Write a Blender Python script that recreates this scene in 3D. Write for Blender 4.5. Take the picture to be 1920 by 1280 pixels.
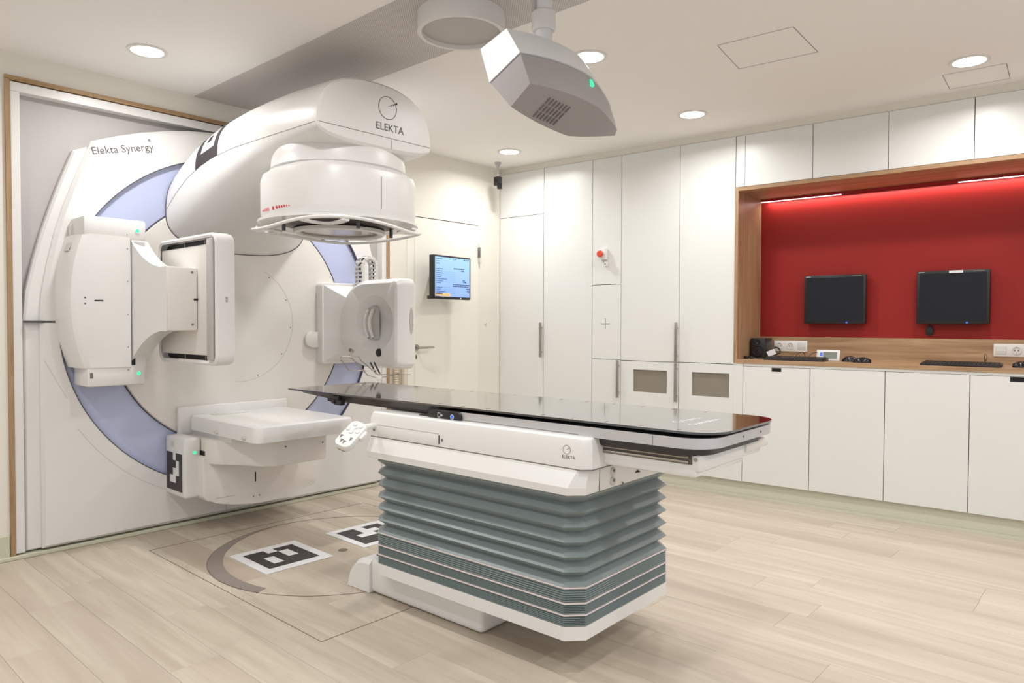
import bpy, bmesh, math, random
from mathutils import Vector, Matrix
from math import sin, cos, pi, radians
random.seed(7)
for o in list(bpy.data.objects): bpy.data.objects.remove(o, do_unlink=True)
SC = bpy.context.scene
COL = SC.collection

# ------------------------------------------------------------------ camera
cam_d = bpy.data.cameras.new('camera'); cam_d.sensor_width = 36; cam_d.lens = 1336.6 / 1920 * 36
cam_d.clip_start = .05
cam = bpy.data.objects.new('camera', cam_d); COL.objects.link(cam)
YAW, PIT, ROL = 0.838785, 0.0237422, 0.0032080
vf = Vector((sin(YAW)*cos(PIT), cos(YAW)*cos(PIT), -sin(PIT)))
vr = Vector((cos(YAW), -sin(YAW), 0)); vu = vr.cross(vf)
vr, vu = cos(ROL)*vr + sin(ROL)*vu, -sin(ROL)*vr + cos(ROL)*vu
CAMP = Vector((0, 0, 1.25))
Mx = Matrix(((vr.x, vu.x, -vf.x, CAMP.x), (vr.y, vu.y, -vf.y, CAMP.y), (vr.z, vu.z, -vf.z, CAMP.z), (0, 0, 0, 1)))
cam.matrix_world = Mx
SC.camera = cam

# ------------------------------------------------------------------ world, exposure, lights
W = bpy.data.worlds.new('world'); SC.world = W; W.use_nodes = True
W.node_tree.nodes['Background'].inputs[0].default_value = (.97, .98, 1, 1)
W.node_tree.nodes['Background'].inputs[1].default_value = .66
SC.view_settings.view_transform = 'Standard'; SC.view_settings.look = 'None'
SC.view_settings.gamma = 1; SC.view_settings.use_curve_mapping = False
SC.view_settings.exposure = 0.27
LAMP_W = 7.8
LAMP_COL = (1.0, .993, .99)
H = 2.66
SEEN = [(1.505, 3.896), (3.082, 2.232), (4.471, .751), (4.375, 2.317), (4.333, 3.929)]
UNSEEN = [(2.98, 3.91), (1.5, 2.25), (1.5, .6), (3.08, .6), (0.0, 3.3), (0.0, 1.6), (0.0, -.6), (1.5, -.9), (3.08, -.9), (4.5, -.8)]
for i, (x, y) in enumerate(SEEN + UNSEEN):
    ld = bpy.data.lights.new('downlight_lamp', 'AREA'); ld.shape = 'DISK'; ld.size = .13
    ld.energy = LAMP_W; ld.color = LAMP_COL; ld.spread = radians(160)
    lo = bpy.data.objects.new('downlight_lamp', ld); COL.objects.link(lo); lo.location = (x, y, H - .012)

# ------------------------------------------------------------------ materials
def srgb(r, g, b):
    f = lambda c: (c/255/12.92) if c/255 <= .04045 else ((c/255+.055)/1.055)**2.4
    return (f(r), f(g), f(b), 1)
def mat(name, col, rough=.5, metal=0, spec=.5, emit=None, es=0, coat=0, noise=0, nscale=30, bump=0):
    m = bpy.data.materials.new(name); m.use_nodes = True
    nt = m.node_tree; b = nt.nodes['Principled BSDF']
    b.inputs['Base Color'].default_value = col; b.inputs['Roughness'].default_value = rough
    b.inputs['Metallic'].default_value = metal; b.inputs['Specular IOR Level'].default_value = spec
    b.inputs['Coat Weight'].default_value = coat; b.inputs['Coat Roughness'].default_value = .08
    if emit: b.inputs['Emission Color'].default_value = emit; b.inputs['Emission Strength'].default_value = es
    tc = nt.nodes.new('ShaderNodeTexCoord')
    n = nt.nodes.new('ShaderNodeTexNoise'); n.inputs['Scale'].default_value = nscale; n.inputs['Detail'].default_value = 4
    nt.links.new(tc.outputs['Object'], n.inputs['Vector'])
    if noise:
        mr = nt.nodes.new('ShaderNodeMapRange'); mr.inputs[3].default_value = 1-noise; mr.inputs[4].default_value = 1+noise
        mx = nt.nodes.new('ShaderNodeVectorMath'); mx.operation = 'SCALE'; mx.inputs[0].default_value = col[:3]
        nt.links.new(n.outputs[0], mr.inputs[0]); nt.links.new(mr.outputs[0], mx.inputs['Scale'])
        nt.links.new(mx.outputs[0], b.inputs['Base Color'])
    if bump:
        bp = nt.nodes.new('ShaderNodeBump'); bp.inputs['Strength'].default_value = bump; bp.inputs['Distance'].default_value = .002
        nt.links.new(n.outputs[0], bp.inputs['Height']); nt.links.new(bp.outputs[0], b.inputs['Normal'])
    return m
def wood(name, c1, c2, axis=0, scale=1.0, rough=.5, rnd=0, c3=None):
    m = bpy.data.materials.new(name); m.use_nodes = True
    nt = m.node_tree; b = nt.nodes['Principled BSDF']; L = nt.links.new
    b.inputs['Roughness'].default_value = rough
    tc = nt.nodes.new('ShaderNodeTexCoord'); mp = nt.nodes.new('ShaderNodeMapping')
    s = [16*scale]*3; s[axis] = 1.1*scale; mp.inputs['Scale'].default_value = s
    L(tc.outputs['Object'], mp.inputs[0])
    vec = mp.outputs[0]
    if rnd:
        oi = nt.nodes.new('ShaderNodeObjectInfo'); ad = nt.nodes.new('ShaderNodeVectorMath'); ad.operation = 'ADD'
        ml = nt.nodes.new('ShaderNodeMath'); ml.operation = 'MULTIPLY'; ml.inputs[1].default_value = 57
        L(oi.outputs['Random'], ml.inputs[0]); L(mp.outputs[0], ad.inputs[0]); L(ml.outputs[0], ad.inputs[1]); vec = ad.outputs[0]
    n = nt.nodes.new('ShaderNodeTexNoise'); n.inputs['Scale'].default_value = 1; n.inputs['Detail'].default_value = 7
    n.inputs['Roughness'].default_value = .62; n.inputs['Distortion'].default_value = .9; L(vec, n.inputs['Vector'])
    cr = nt.nodes.new('ShaderNodeValToRGB'); cr.color_ramp.elements[0].position = .36; cr.color_ramp.elements[1].position = .66
    cr.color_ramp.elements[0].color = c2; cr.color_ramp.elements[1].color = c1; L(n.outputs[0], cr.inputs[0])
    out = cr.outputs[0]
    if c3:
        n2 = nt.nodes.new('ShaderNodeTexNoise'); n2.inputs['Scale'].default_value = .23; n2.inputs['Detail'].default_value = 3; L(vec, n2.inputs['Vector'])
        r2 = nt.nodes.new('ShaderNodeMapRange'); r2.inputs[1].default_value = .45; r2.inputs[2].default_value = .75; L(n2.outputs[0], r2.inputs[0])
        mx = nt.nodes.new('ShaderNodeMix'); mx.data_type = 'RGBA'; L(r2.outputs[0], mx.inputs[0]); L(out, mx.inputs[6]); mx.inputs[7].default_value = c3; out = mx.outputs[2]
    if rnd:
        mr = nt.nodes.new('ShaderNodeMapRange'); mr.inputs[3].default_value = 1-rnd; mr.inputs[4].default_value = 1+rnd; L(oi.outputs['Random'], mr.inputs[0])
        vm = nt.nodes.new('ShaderNodeVectorMath'); vm.operation = 'SCALE'; L(out, vm.inputs[0]); L(mr.outputs[0], vm.inputs['Scale']); out = vm.outputs[0]
    L(out, b.inputs['Base Color'])
    bp = nt.nodes.new('ShaderNodeBump'); bp.inputs['Strength'].default_value = .12; bp.inputs['Distance'].default_value = .001
    L(n.outputs[0], bp.inputs['Height']); L(bp.outputs[0], b.inputs['Normal'])
    return m
M = {}
M['wall'] = mat('wall_paint', srgb(230, 225, 214), .85, nscale=300, noise=.004)
M['ceil'] = mat('ceiling_paint', srgb(242, 239, 235), .9, nscale=300)
M['plastic'] = mat('white_plastic', srgb(228, 226, 223), .36, noise=.008, nscale=6)
M['plastic2'] = mat('warm_white_plastic', srgb(226, 221, 214), .38, noise=.008, nscale=6)
M['gloss'] = mat('gloss_white', srgb(230, 229, 226), .25, noise=.008, nscale=6)
M['cab'] = mat('cabinet_white', srgb(226, 226, 222), .32, noise=.006, nscale=5)
M['carc'] = mat('cabinet_carcass', srgb(92, 86, 78), .7, noise=.02)
M['dark'] = mat('dark_slot', srgb(22, 20, 20), .6, noise=.02)
M['seam'] = mat('seam_grey', srgb(120, 115, 112), .6, noise=.02)
M['faint'] = mat('faint_seam', srgb(188, 184, 180), .6, noise=.02)
M['seamd'] = mat('seam_dark', srgb(84, 84, 96), .6, noise=.02)
M['fseam'] = mat('floor_seam', srgb(120, 108, 94), .6, noise=.02)
M['lilac'] = mat('lilac_panel', srgb(186, 193, 222), .4, noise=.01)
M['greyp'] = mat('grey_back_panel', srgb(186, 181, 179), .6, noise=.015)
M['door'] = mat('door_paint', srgb(236, 232, 221), .45, noise=.006)
M['sill'] = mat('pale_green_vinyl', srgb(200, 200, 178), .45, noise=.02)
M['plinth'] = mat('plinth_glass_green', srgb(216, 215, 196), .25, noise=.01)
M['oak'] = wood('oak_trim', srgb(176, 146, 108), srgb(150, 118, 82), 2, 1.6, .5)
M['oakx'] = wood('oak_niche', srgb(190, 158, 122), srgb(146, 112, 80), 0, 1.2, .42, c3=srgb(166, 132, 98))
M['oakz'] = wood('oak_niche_upright', srgb(190, 158, 122), srgb(146, 112, 80), 2, 1.2, .42, c3=srgb(166, 132, 98))
M['floor'] = wood('vinyl_plank', srgb(206, 195, 179), srgb(186, 173, 156), 1, .8, .5, rnd=.03, c3=srgb(176, 162, 146))
M['red'] = mat('red_panel', srgb(150, 33, 27), .5, spec=.3, noise=.02, nscale=4)
M['black'] = mat('black_plastic', srgb(30, 29, 30), .4, noise=.03)
M['blackg'] = mat('black_gloss', srgb(20, 20, 22), .12, noise=.03)
M['screen'] = mat('screen_off', srgb(34, 35, 42), .45, spec=.2, noise=.02)
M['carbon'] = mat('carbon_top', srgb(34, 30, 28), .06, spec=1.0, coat=1.0, noise=.03)
M['charc'] = mat('charcoal_side', srgb(58, 52, 50), .35, noise=.03)
M['alu'] = mat('brushed_aluminium', srgb(205, 203, 204), .38, metal=.55, noise=.02)
M['steel'] = mat('steel', srgb(172, 166, 158), .28, metal=.9, noise=.02)
M['bellow'] = mat('bellows_fabric', srgb(132, 143, 143), .36, noise=.04, nscale=14)
M['bellowp'] = mat('bellows_pack_fabric', srgb(138, 150, 148), .5, noise=.04, nscale=14)
M['band'] = mat('bellows_band', srgb(222, 212, 212), .3, noise=.02)
M['print'] = mat('grey_print', srgb(96, 94, 98), .6, noise=.02)
M['printb'] = mat('dark_print', srgb(58, 52, 54), .6, noise=.02)
M['paper'] = mat('marker_paper', srgb(232, 232, 232), .45, noise=.01)
M['redled'] = mat('red_print', srgb(205, 40, 55), .5, noise=.02)
M['pinkled'] = mat('pale_red_print', srgb(225, 130, 138), .5, noise=.02)
M['green'] = mat('green_lamp', (.02, .5, .25, 1), .3, emit=(.05, .75, .34, 1), es=1.0, noise=.01)
M['lamp'] = mat('lamp_glow', (1, 1, 1, 1), .5, emit=(1, .98, .95, 1), es=9, noise=.001)
M['led'] = mat('light_strip_glow', (1, .9, .9, 1), .5, emit=(1, .82, .80, 1), es=2.2, noise=.001)
M['rim'] = mat('lamp_rim', srgb(225, 222, 215), .4, noise=.01)
M['tanmetal'] = mat('tan_tube', srgb(205, 190, 165), .35, noise=.03)
M['frost'] = mat('frosted_dark_glass', srgb(138, 130, 116), .3, noise=.05, nscale=8)
M['podw'] = mat('sensor_white', srgb(222, 223, 224), .38, noise=.008)
M['vent'] = mat('vent_shadow', srgb(122, 114, 113), .6, noise=.02)
M['podg'] = mat('sensor_grey', srgb(158, 152, 152), .45, noise=.01)
M['lens'] = mat('brown_lens', srgb(120, 96, 84), .15, noise=.05)
M['btn'] = mat('orange_red_button', srgb(214, 72, 38), .35, noise=.02)
M['blue'] = mat('blue_print', srgb(60, 110, 215), .4, emit=srgb(60, 110, 215), es=.25, noise=.01)
M['lcd'] = mat('lcd_grey', srgb(122, 128, 118), .3, noise=.02)
M['chain'] = mat('chain_grey', srgb(205, 202, 196), .45, noise=.02)
M['cream'] = mat('cream_sticker', srgb(214, 214, 206), .5, noise=.02)
M['lampring'] = mat('white_lacquer', srgb(222, 220, 217), .5, noise=.01)
# screen showing a table on a light blue page (a lit display)
def screen_lit():
    m = bpy.data.materials.new('screen_lit'); m.use_nodes = True
    nt = m.node_tree; b = nt.nodes['Principled BSDF']; L = nt.links.new
    tc = nt.nodes.new('ShaderNodeTexCoord'); sp = nt.nodes.new('ShaderNodeSeparateXYZ'); L(tc.outputs['Object'], sp.inputs[0])
    cr = nt.nodes.new('ShaderNodeValToRGB'); mr = nt.nodes.new('ShaderNodeMapRange'); mr.inputs[1].default_value = -.15; mr.inputs[2].default_value = .15
    L(sp.outputs['Z'], mr.inputs[0]); L(mr.outputs[0], cr.inputs[0])
    cr.color_ramp.elements[0].color = srgb(140, 175, 245); cr.color_ramp.elements[1].color = srgb(166, 212, 252)
    L(cr.outputs[0], b.inputs['Emission Color']); b.inputs['Emission Strength'].default_value = .92
    b.inputs['Base Color'].default_value = (.05, .06, .08, 1); b.inputs['Roughness'].default_value = .2
    return m
M['lit'] = screen_lit()
M['inkb'] = mat('screen_ink', srgb(60, 75, 120), .6, noise=.01)
M['inkt'] = mat('screen_tan_bar', srgb(190, 160, 110), .6, emit=srgb(190, 160, 110), es=.7, noise=.01)
# perforated ceiling metal
def perf():
    m = bpy.data.materials.new('perforated_metal'); m.use_nodes = True
    nt = m.node_tree; b = nt.nodes['Principled BSDF']; L = nt.links.new
    tc = nt.nodes.new('ShaderNodeTexCoord'); mp = nt.nodes.new('ShaderNodeMapping'); mp.inputs['Scale'].default_value = (105, 105, 105)
    mp.inputs['Rotation'].default_value = (0, 0, radians(45))
    L(tc.outputs['Object'], mp.inputs[0])
    fr = nt.nodes.new('ShaderNodeVectorMath'); fr.operation = 'FRACTION'; L(mp.outputs[0], fr.inputs[0])
    sb = nt.nodes.new('ShaderNodeVectorMath'); sb.operation = 'SUBTRACT'; sb.inputs[1].default_value = (.5, .5, 0); L(fr.outputs[0], sb.inputs[0])
    sp = nt.nodes.new('ShaderNodeSeparateXYZ'); L(sb.outputs[0], sp.inputs[0])
    cb = nt.nodes.new('ShaderNodeCombineXYZ'); L(sp.outputs[0], cb.inputs[0]); L(sp.outputs[1], cb.inputs[1])
    ln = nt.nodes.new('ShaderNodeVectorMath'); ln.operation = 'LENGTH'; L(cb.outputs[0], ln.inputs[0])
    lt = nt.nodes.new('ShaderNodeMath'); lt.operation = 'LESS_THAN'; lt.inputs[1].default_value = .24; L(ln.outputs['Value'], lt.inputs[0])
    mx = nt.nodes.new('ShaderNodeMix'); mx.data_type = 'RGBA'; L(lt.outputs[0], mx.inputs[0])
    mx.inputs[6].default_value = srgb(206, 200, 197); mx.inputs[7].default_value = srgb(128, 119, 113); L(mx.outputs[2], b.inputs['Base Color'])
    b.inputs['Roughness'].default_value = .6
    return m
M['perf'] = perf()

# ------------------------------------------------------------------ mesh helpers
def V(*a): return Vector(a)
class MB:
    def __init__(s): s.b = bmesh.new()
    def box(s, x0, x1, y0, y1, z0, z1, bev=0, seg=2):
        r = bmesh.ops.create_cube(s.b, size=1)
        vs = r['verts']
        bmesh.ops.scale(s.b, vec=(abs(x1-x0), abs(y1-y0), abs(z1-z0)), verts=vs)
        bmesh.ops.translate(s.b, vec=((x0+x1)/2, (y0+y1)/2, (z0+z1)/2), verts=vs)
        if bev:
            es = list({e for v in vs for e in v.link_edges})
            bmesh.ops.bevel(s.b, geom=es, offset=bev, segments=seg, affect='EDGES', profile=.5)
        return s
    def obox(s, c, X, Y, Z, bev=0, seg=2):       # oriented box: centre, half vectors
        n0 = set(s.b.verts)
        s.box(-1, 1, -1, 1, -1, 1, 0)
        vs = [v for v in s.b.verts if v not in n0]
        for v in vs: v.co = Vector(c) + v.co.x*Vector(X) + v.co.y*Vector(Y) + v.co.z*Vector(Z)
        if bev:
            es = list({e for v in vs for e in v.link_edges})
            bmesh.ops.bevel(s.b, geom=es, offset=bev, segments=seg, affect='EDGES', profile=.5)
        return s
    def loft(s, rings, closed=True, cap=True):
        R = [[s.b.verts.new(p) for p in ring] for ring in rings]
        n = len(R[0])
        for a, b in zip(R, R[1:]):
            for i in range(n if closed else n-1):
                j = (i+1) % n
                try: s.b.faces.new((a[i], a[j], b[j], b[i]))
                except ValueError: pass
        if cap and closed:
            s.b.faces.new(list(reversed(R[0]))); s.b.faces.new(R[-1])
        return s
    def prism(s, poly, axis, d0, d1, bev=0):
        def P(a, b, d): return {0: (d, a, b), 1: (a, d, b), 2: (a, b, d)}[axis]
        n0 = set(s.b.edges)
        s.loft([[P(a, b, d0) for a, b in poly], [P(a, b, d1) for a, b in poly]])
        if bev:
            es = [e for e in s.b.edges if e not in n0]
            bmesh.ops.bevel(s.b, geom=es, offset=bev, segments=2, affect='EDGES', profile=.5)
        return s
    def ring(s, c, axis, r, n=32, ph=0):
        out = []
        for i in range(n):
            a = 2*pi*i/n+ph
            u, v = r*cos(a), r*sin(a)
            out.append({0: V(c[0], c[1]+u, c[2]+v), 1: V(c[0]+u, c[1], c[2]+v), 2: V(c[0]+u, c[1]+v, c[2])}[axis])
        return out
    def cyl(s, c, axis, r, d0, d1, n=32, bev=0):
        prof = [(d0, r), (d1, r)] if not bev else [(d0, r-bev), (d0+math.copysign(bev, d1-d0), r), (d1-math.copysign(bev, d1-d0), r), (d1, r-bev)]
        return s.lathe(c, axis, prof, n)
    def lathe(s, c, axis, prof, n=48, cap=True):
        rs = []
        for d, r in prof:
            cc = list(c); cc[axis] = d; rs.append(s.ring(cc, axis, max(r, 1e-4), n))
        return s.loft(rs, cap=cap)
    def annulus(s, c, axis, r0, r1, d0, d1, n=64, a0=0, a1=None):
        full = a1 is None
        if full: a1 = 2*pi
        pts = []
        m = n if full else n+1
        def P(r, a, d):
            u, v = r*cos(a), r*sin(a)
            return {0: (d, c[1]+u, c[2]+v), 1: (c[0]+u, d, c[2]+v), 2: (c[0]+u, c[1]+v, d)}[axis]
        rows = [[s.b.verts.new(P(r, a0+(a1-a0)*i/n, d)) for r, d in ((r0, d0), (r1, d0), (r1, d1), (r0, d1))] for i in range(m)]
        for i in range(m if full else m-1):
            a, b = rows[i], rows[(i+1) % m]
            for k in range(4):
                l = (k+1) % 4
                s.b.faces.new((a[k], a[l], b[l], b[k]))
        if not full: s.b.faces.new(rows[0]); s.b.faces.new(list(reversed(rows[-1])))
        return s
    def tube(s, pts, r, n=8, closed=False):
        pts = [Vector(p) for p in pts]; rings = []
        N = len(pts); up = None
        for i, p in enumerate(pts):
            a = pts[(i-1) % N] if (i > 0 or closed) else p
            b = pts[(i+1) % N] if (i < N-1 or closed) else p
            t = (b-a).normalized()
            if up is None:
                up = t.cross(V(0, 0, 1))
                if up.length < .01: up = t.cross(V(0, 1, 0))
                up.normalize()
            else:
                up = (up - t*up.dot(t)).normalized()
            w = t.cross(up)
            rings.append([p + r*(cos(2*pi*k/n)*up + sin(2*pi*k/n)*w) for k in range(n)])
        if closed: rings.append(rings[0])
        return s.loft(rings, cap=not closed)
    def quad(s, *p): s.b.faces.new([s.b.verts.new(q) for q in p]); return s
    def xf(s, m): bmesh.ops.transform(s.b, matrix=m, verts=s.b.verts); return s
    def build(s, name, m, parent=None, smooth=32, **kw):
        bmesh.ops.remove_doubles(s.b, verts=s.b.verts, dist=1e-6)
        bmesh.ops.recalc_face_normals(s.b, faces=s.b.faces)
        me = bpy.data.meshes.new(name); s.b.to_mesh(me); s.b.free()
        me.materials.append(M[m] if isinstance(m, str) else m)
        if smooth:
            me.shade_smooth(); me.set_sharp_from_angle(angle=radians(smooth))
        o = bpy.data.objects.new(name, me); COL.objects.link(o)
        if parent: o.parent = parent
        for k, v in kw.items(): o[k] = v
        return o
def thing(name, label, cat, loc=(0, 0, 0), rz=0, group=None, rot=None):
    o = bpy.data.objects.new(name, None); COL.objects.link(o); o.empty_display_size = .1
    o.location = loc; o.rotation_euler = rot if rot else (0, 0, rz)
    o['label'] = label; o['category'] = cat
    if group: o['group'] = group
    return o
def tag(o, label, cat, group=None):
    o['label'] = label; o['category'] = cat
    if group: o['group'] = group
    return o
def struct(o): o['kind'] = 'structure'; return o
def rrect(x0, x1, y0, y1, r, n=5):
    out = []
    for cx, cy, a in ((x1-r, y1-r, 0), (x0+r, y1-r, pi/2), (x0+r, y0+r, pi), (x1-r, y0+r, 1.5*pi)):
        for i in range(n+1):
            t = a+pi/2*i/n; out.append((cx+r*cos(t), cy+r*sin(t)))
    return out
def text(name, body, size, m, parent, mtx, ext=.0004, align='LEFT', spacing=1.0):
    c = bpy.data.curves.new(name, 'FONT'); c.body = body; c.size = size; c.extrude = ext; c.align_x = align
    c.space_character = spacing; c.resolution_u = 3
    t = bpy.data.objects.new('tmp', c); COL.objects.link(t)
    dg = bpy.context.evaluated_depsgraph_get(); me = bpy.data.meshes.new_from_object(t.evaluated_get(dg))
    bpy.data.objects.remove(t, do_unlink=True)
    me.transform(mtx); me.materials.clear(); me.materials.append(M[m]); me.name = name
    o = bpy.data.objects.new(name, me); COL.objects.link(o); o.parent = parent
    return o
def basis(o, X, Y):     # matrix with local x -> X, local y -> Y (unit), origin o
    X = Vector(X).normalized(); Y = Vector(Y).normalized(); Z = X.cross(Y)
    return Matrix(((X.x, Y.x, Z.x, o[0]), (X.y, Y.y, Z.y, o[1]), (X.z, Y.z, Z.z, o[2]), (0, 0, 0, 1)))

# ================================================================== THE ROOM
CA = -0.0631953
CO = V(4.781, 4.45, 0)
CROT = -math.atan2(cos(CA), -sin(CA))          # local x runs along the cabinet wall towards the camera, y into the wall
def cabpt(s, n, z=0): return CO + s*V(-sin(CA), -cos(CA), 0) + n*V(cos(CA), -sin(CA), 0) + V(0, 0, z)

floor = struct(MB().box(-2.6, 6.2, -1.8, 5.1, -.08, -.008).build('floor', 'fseam'))
def inview(x, y):
    d = V(x, y, 0) - CAMP; w = d.dot(vf)
    if w < .2: return False
    px = 960+1336.6*d.dot(vr)/w; py = 640-1336.6*d.dot(vu)/w
    return -60 < px < 1980 and py < 1340
PW, PL_ = .185, 1.22
full = None
rest = MB()
for r in range(-13, 28):
    x0 = r*PW - .05
    if x0 > 5.0: break
    y = -1.8 - random.random()*PL_
    while y < 4.45:
        y0, y1 = max(y, -1.8), min(y+PL_, 4.45)
        y += PL_
        if y1-y0 < .03: continue
        vis = any(inview(x0+PW*a, y0+(y1-y0)*b) for a in (0, .5, 1) for b in (0, .25, .5, .75, 1))
        if not vis: rest.box(x0+.0004, x0+PW-.0004, y0+.0004, y1-.0004, -.008, 0); continue
        if abs(y1-y0-PL_) < 1e-4:
            if full is None:
                full = MB().box(.0004, PW-.0004, .0004, PL_-.0004, -.008, 0, .0006, 1).build('plank', 'floor', floor, smooth=0); o = full
            else:
                o = bpy.data.objects.new('plank', full.data); COL.objects.link(o); o.parent = floor
        else:
            o = MB().box(.0004, PW-.0004, .0004, y1-y0-.0004, -.008, 0, .0006, 1).build('plank', 'floor', floor, smooth=0)
        o.location = (x0, y0, 0)
rest.build('plank', 'floor', floor, smooth=0)['kind'] = 'stuff'

ceiling = struct(MB().box(-2.6, 6.2, -1.8, 5.1, H, H+.1).build('ceiling', 'ceil'))
# wall with the machine opening and the door
wb = MB()
YW = 4.45
for x0, x1, z0, z1 in ((-2.6, 1.008, 0, H), (1.008, 3.512, 2.54, H), (3.512, 3.765, 0, H), (3.765, 4.503, 2.126, H), (4.503, 4.95, 0, H)):
    wb.box(x0, x1, YW, YW+.25, z0, z1)
wall_back = struct(wb.build('wall_back', 'wall', smooth=0))
wr = MB().box(-.4, 6.3, .60, .70, 0, H); wo = struct(wr.build('wall_right', 'wall')); wo.location = CO; wo.rotation_euler = (0, 0, CROT)
# ceiling parts
MB().box(1.995, 2.548, -1.7, 4.448, H-.004, H+.001).build('perforated_panel', 'perf', ceiling, smooth=0)
def access(pts, nm):
    m = MB(); P = [V(x, y, H-.0008) for x, y in pts]
    for a, b in zip(P, P[1:]+P[:1]):
        t = (b-a).normalized(); n = t.cross(V(0, 0, 1))*.0016
        m.quad(a-n, b-n, b+n, a+n)
    m.build('hatch_seam', 'seam', ceiling, smooth=0)
access([(3.388, 1.659), (3.776, 1.718), (3.812, 1.31), (3.414, 1.289)], 0)
access([(4.626, .906), (4.925, .925), (4.94, .63), (4.641, .610)], 0)
# bulkhead between cabinet tops and the ceiling
bk = struct(MB().box(0, 5.9, .012, .6, 2.612, H).build('trim_3', 'wall')); bk.location = CO; bk.rotation_euler = (0, 0, CROT)
bk2 = struct(MB().box(.0, 5.9, .045, .6, 0, .118).box(0, 5.9, .03, .046, 0, .02).build('baseboard_right', 'plinth')); bk2.location = CO; bk2.rotation_euler = (0, 0, CROT)
struct(MB().box(-2.6, 1.004, YW-.012, YW, 0, .135, .002, 1).build('baseboard_left', 'sill'))
struct(MB().box(.9, 3.77, YW-.02, YW+.04, 0, .022, .004, 1).build('baseboard_back', 'sill'))
struct(MB().box(4.503, 4.79, YW-.012, YW, 0, .1, .002, 1).build('baseboard_corner', 'sill'))
# oak trim and white frame round the machine opening
t1 = bpy.data.objects.new('trim_1', None); COL.objects.link(t1); struct(t1)
MB().box(1.008, 1.030, YW-.014, YW+.05, .02, 2.52, .001, 1).build('jamb', 'oak', t1)
MB().box(3.484, 3.508, YW-.014, YW+.05, .02, 2.52, .001, 1).build('jamb', 'oak', t1)
MB().box(1.008, 3.508, YW-.014, YW+.05, 2.515, 2.538, .001, 1).build('head', wood('oak_trim_head', srgb(176, 146, 108), srgb(150, 118, 82), 0, 1.6), t1)
t2 = bpy.data.objects.new('trim_2', None); COL.objects.link(t2); struct(t2)
MB().box(1.032, 1.074, YW-.006, YW+.06, .03, 2.4615, .002, 1).build('jamb', 'plastic', t2)
MB().box(3.440, 3.482, YW-.006, YW+.06, .03, 2.4615, .002, 1).build('jamb', 'plastic', t2)
MB().box(1.032, 3.482, YW-.006, YW+.06, 2.462, 2.510, .002, 1).build('head', 'plastic', t2)
struct(MB().box(1.0, 3.52, YW+.06, YW+.08, 0, 2.56).build('wall_recess', 'greyp'))
# door
d1 = bpy.data.objects.new('door_1', None); COL.objects.link(d1); struct(d1)
MB().box(3.770, 4.5015, YW-.002, YW+.045, .006, 2.118, .001, 1).build('leaf', 'door', d1)
MB().box(3.76, 4.51, YW+.06, YW+.08, 0, 2.2).build('rebate', 'dark', d1)
MB().box(3.69, 3.765, YW-.006, YW+.01, 0, 2.20, .001, 1).build('jamb', 'door', d1)
hd = MB().cyl((3.785, 0, 1.061), 1, .026, YW-.012, YW-.001, 24, .002)
hd.tube([(3.785, YW-.01, 1.061), (3.785, YW-.05, 1.061), (3.80, YW-.058, 1.061), (3.925, YW-.058, 1.061)], .009, 12)
hd.build('door_handle', 'steel', d1)
MB().prism(rrect(3.777, 3.793, .966, 1.004, .007), 1, YW-.006, YW-.001).build('keyhole_plate', 'steel', d1)
MB().prism(rrect(3.7815, 3.7885, .975, .995, .003), 1, YW-.0065, YW-.003).build('keyhole', 'dark', d1)
MB().box(4.497, 4.517, YW-.03, YW, 1.795, 1.965, .003).build('hinge', 'plastic2', d1)
MB().box(4.492, 4.50, YW-.032, YW-.004, 1.84, 1.93, .002).build('hinge_pin', 'seam', d1)

# ================================================================== CABINETS
def cabinet(label, s0, s1, z0, z1, doors, name='wall_cabinet', group=None, d=.55):
    t = thing(name, label, 'cabinet', cabpt(s0, 0, 0), CROT, group)
    w = s1-s0
    MB().box(.0005, w-.0005, .0215, d, z0, z1).build('body', 'carc', t, smooth=0)
    g = .0021
    for (za, zb) in doors:
        if isinstance(za, tuple):
            (za, hole) = za
        else: hole = None
        dn = MB()
        if not hole: dn.box(g, w-g, 0, .02, za+g, zb-g, .0012, 1)
        else:
            hx0, hx1, hz0, hz1 = hole
            dn.box(g, hx0, 0, .02, za+g, zb-g); dn.box(hx1, w-g, 0, .02, za+g, zb-g)
            dn.box(hx0, hx1, 0, .02, za+g, hz0); dn.box(hx0, hx1, 0, .02, hz1, zb-g)
        do = dn.build('door', 'cab', t, smooth=0)
        if hole and hz1-hz0 > .1:
            MB().box(hx0-.004, hx1+.004, .012, .016, hz0-.004, hz1+.004).build('window_pane', 'frost', do)
        elif hole:
            MB().box(hx0-.004, hx1+.004, .0205, .0215, hz0-.004, hz1+.004).build('grip_recess', 'dark', do)
        dn = None
    return t
def bar_handle(t, x, z0, z1):
    m = MB().box(x-.011, x+.011, -.032, -.022, z0, z1, .002)
    m.box(x-.004, x+.004, -.024, .001, z0+.04, z0+.05); m.box(x-.004, x+.004, -.024, .001, z1-.05, z1-.04)
    m.build('handle', 'steel', t)
S = [0.003, .495, .991, 1.2626, 1.7666, 2.2655, 2.728, 3.188, 3.648, 4.42]
PT, PB = 2.610, .123
a = cabinet('white tall cabinet in the room corner with a bar handle', S[0], S[1], PB, PT, [(PB, 2.214), (2.214, PT)], 'tall_cabinet')
bar_handle(a, S[1]-S[0]-.016, .967, 1.268)
cabinet('white tall cabinet with one undivided full-height door', S[1], S[2], PB, PT, [(PB, PT)], 'tall_cabinet')
c3 = cabinet('narrow white tall cabinet of three doors with the cross mark', S[2], S[3], PB, PT, [(PB, .968), (.968, 1.578), (1.578, PT)], 'tall_cabinet')
bar_handle(c3, S[3]-S[2]-.014, .663, .966)
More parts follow.
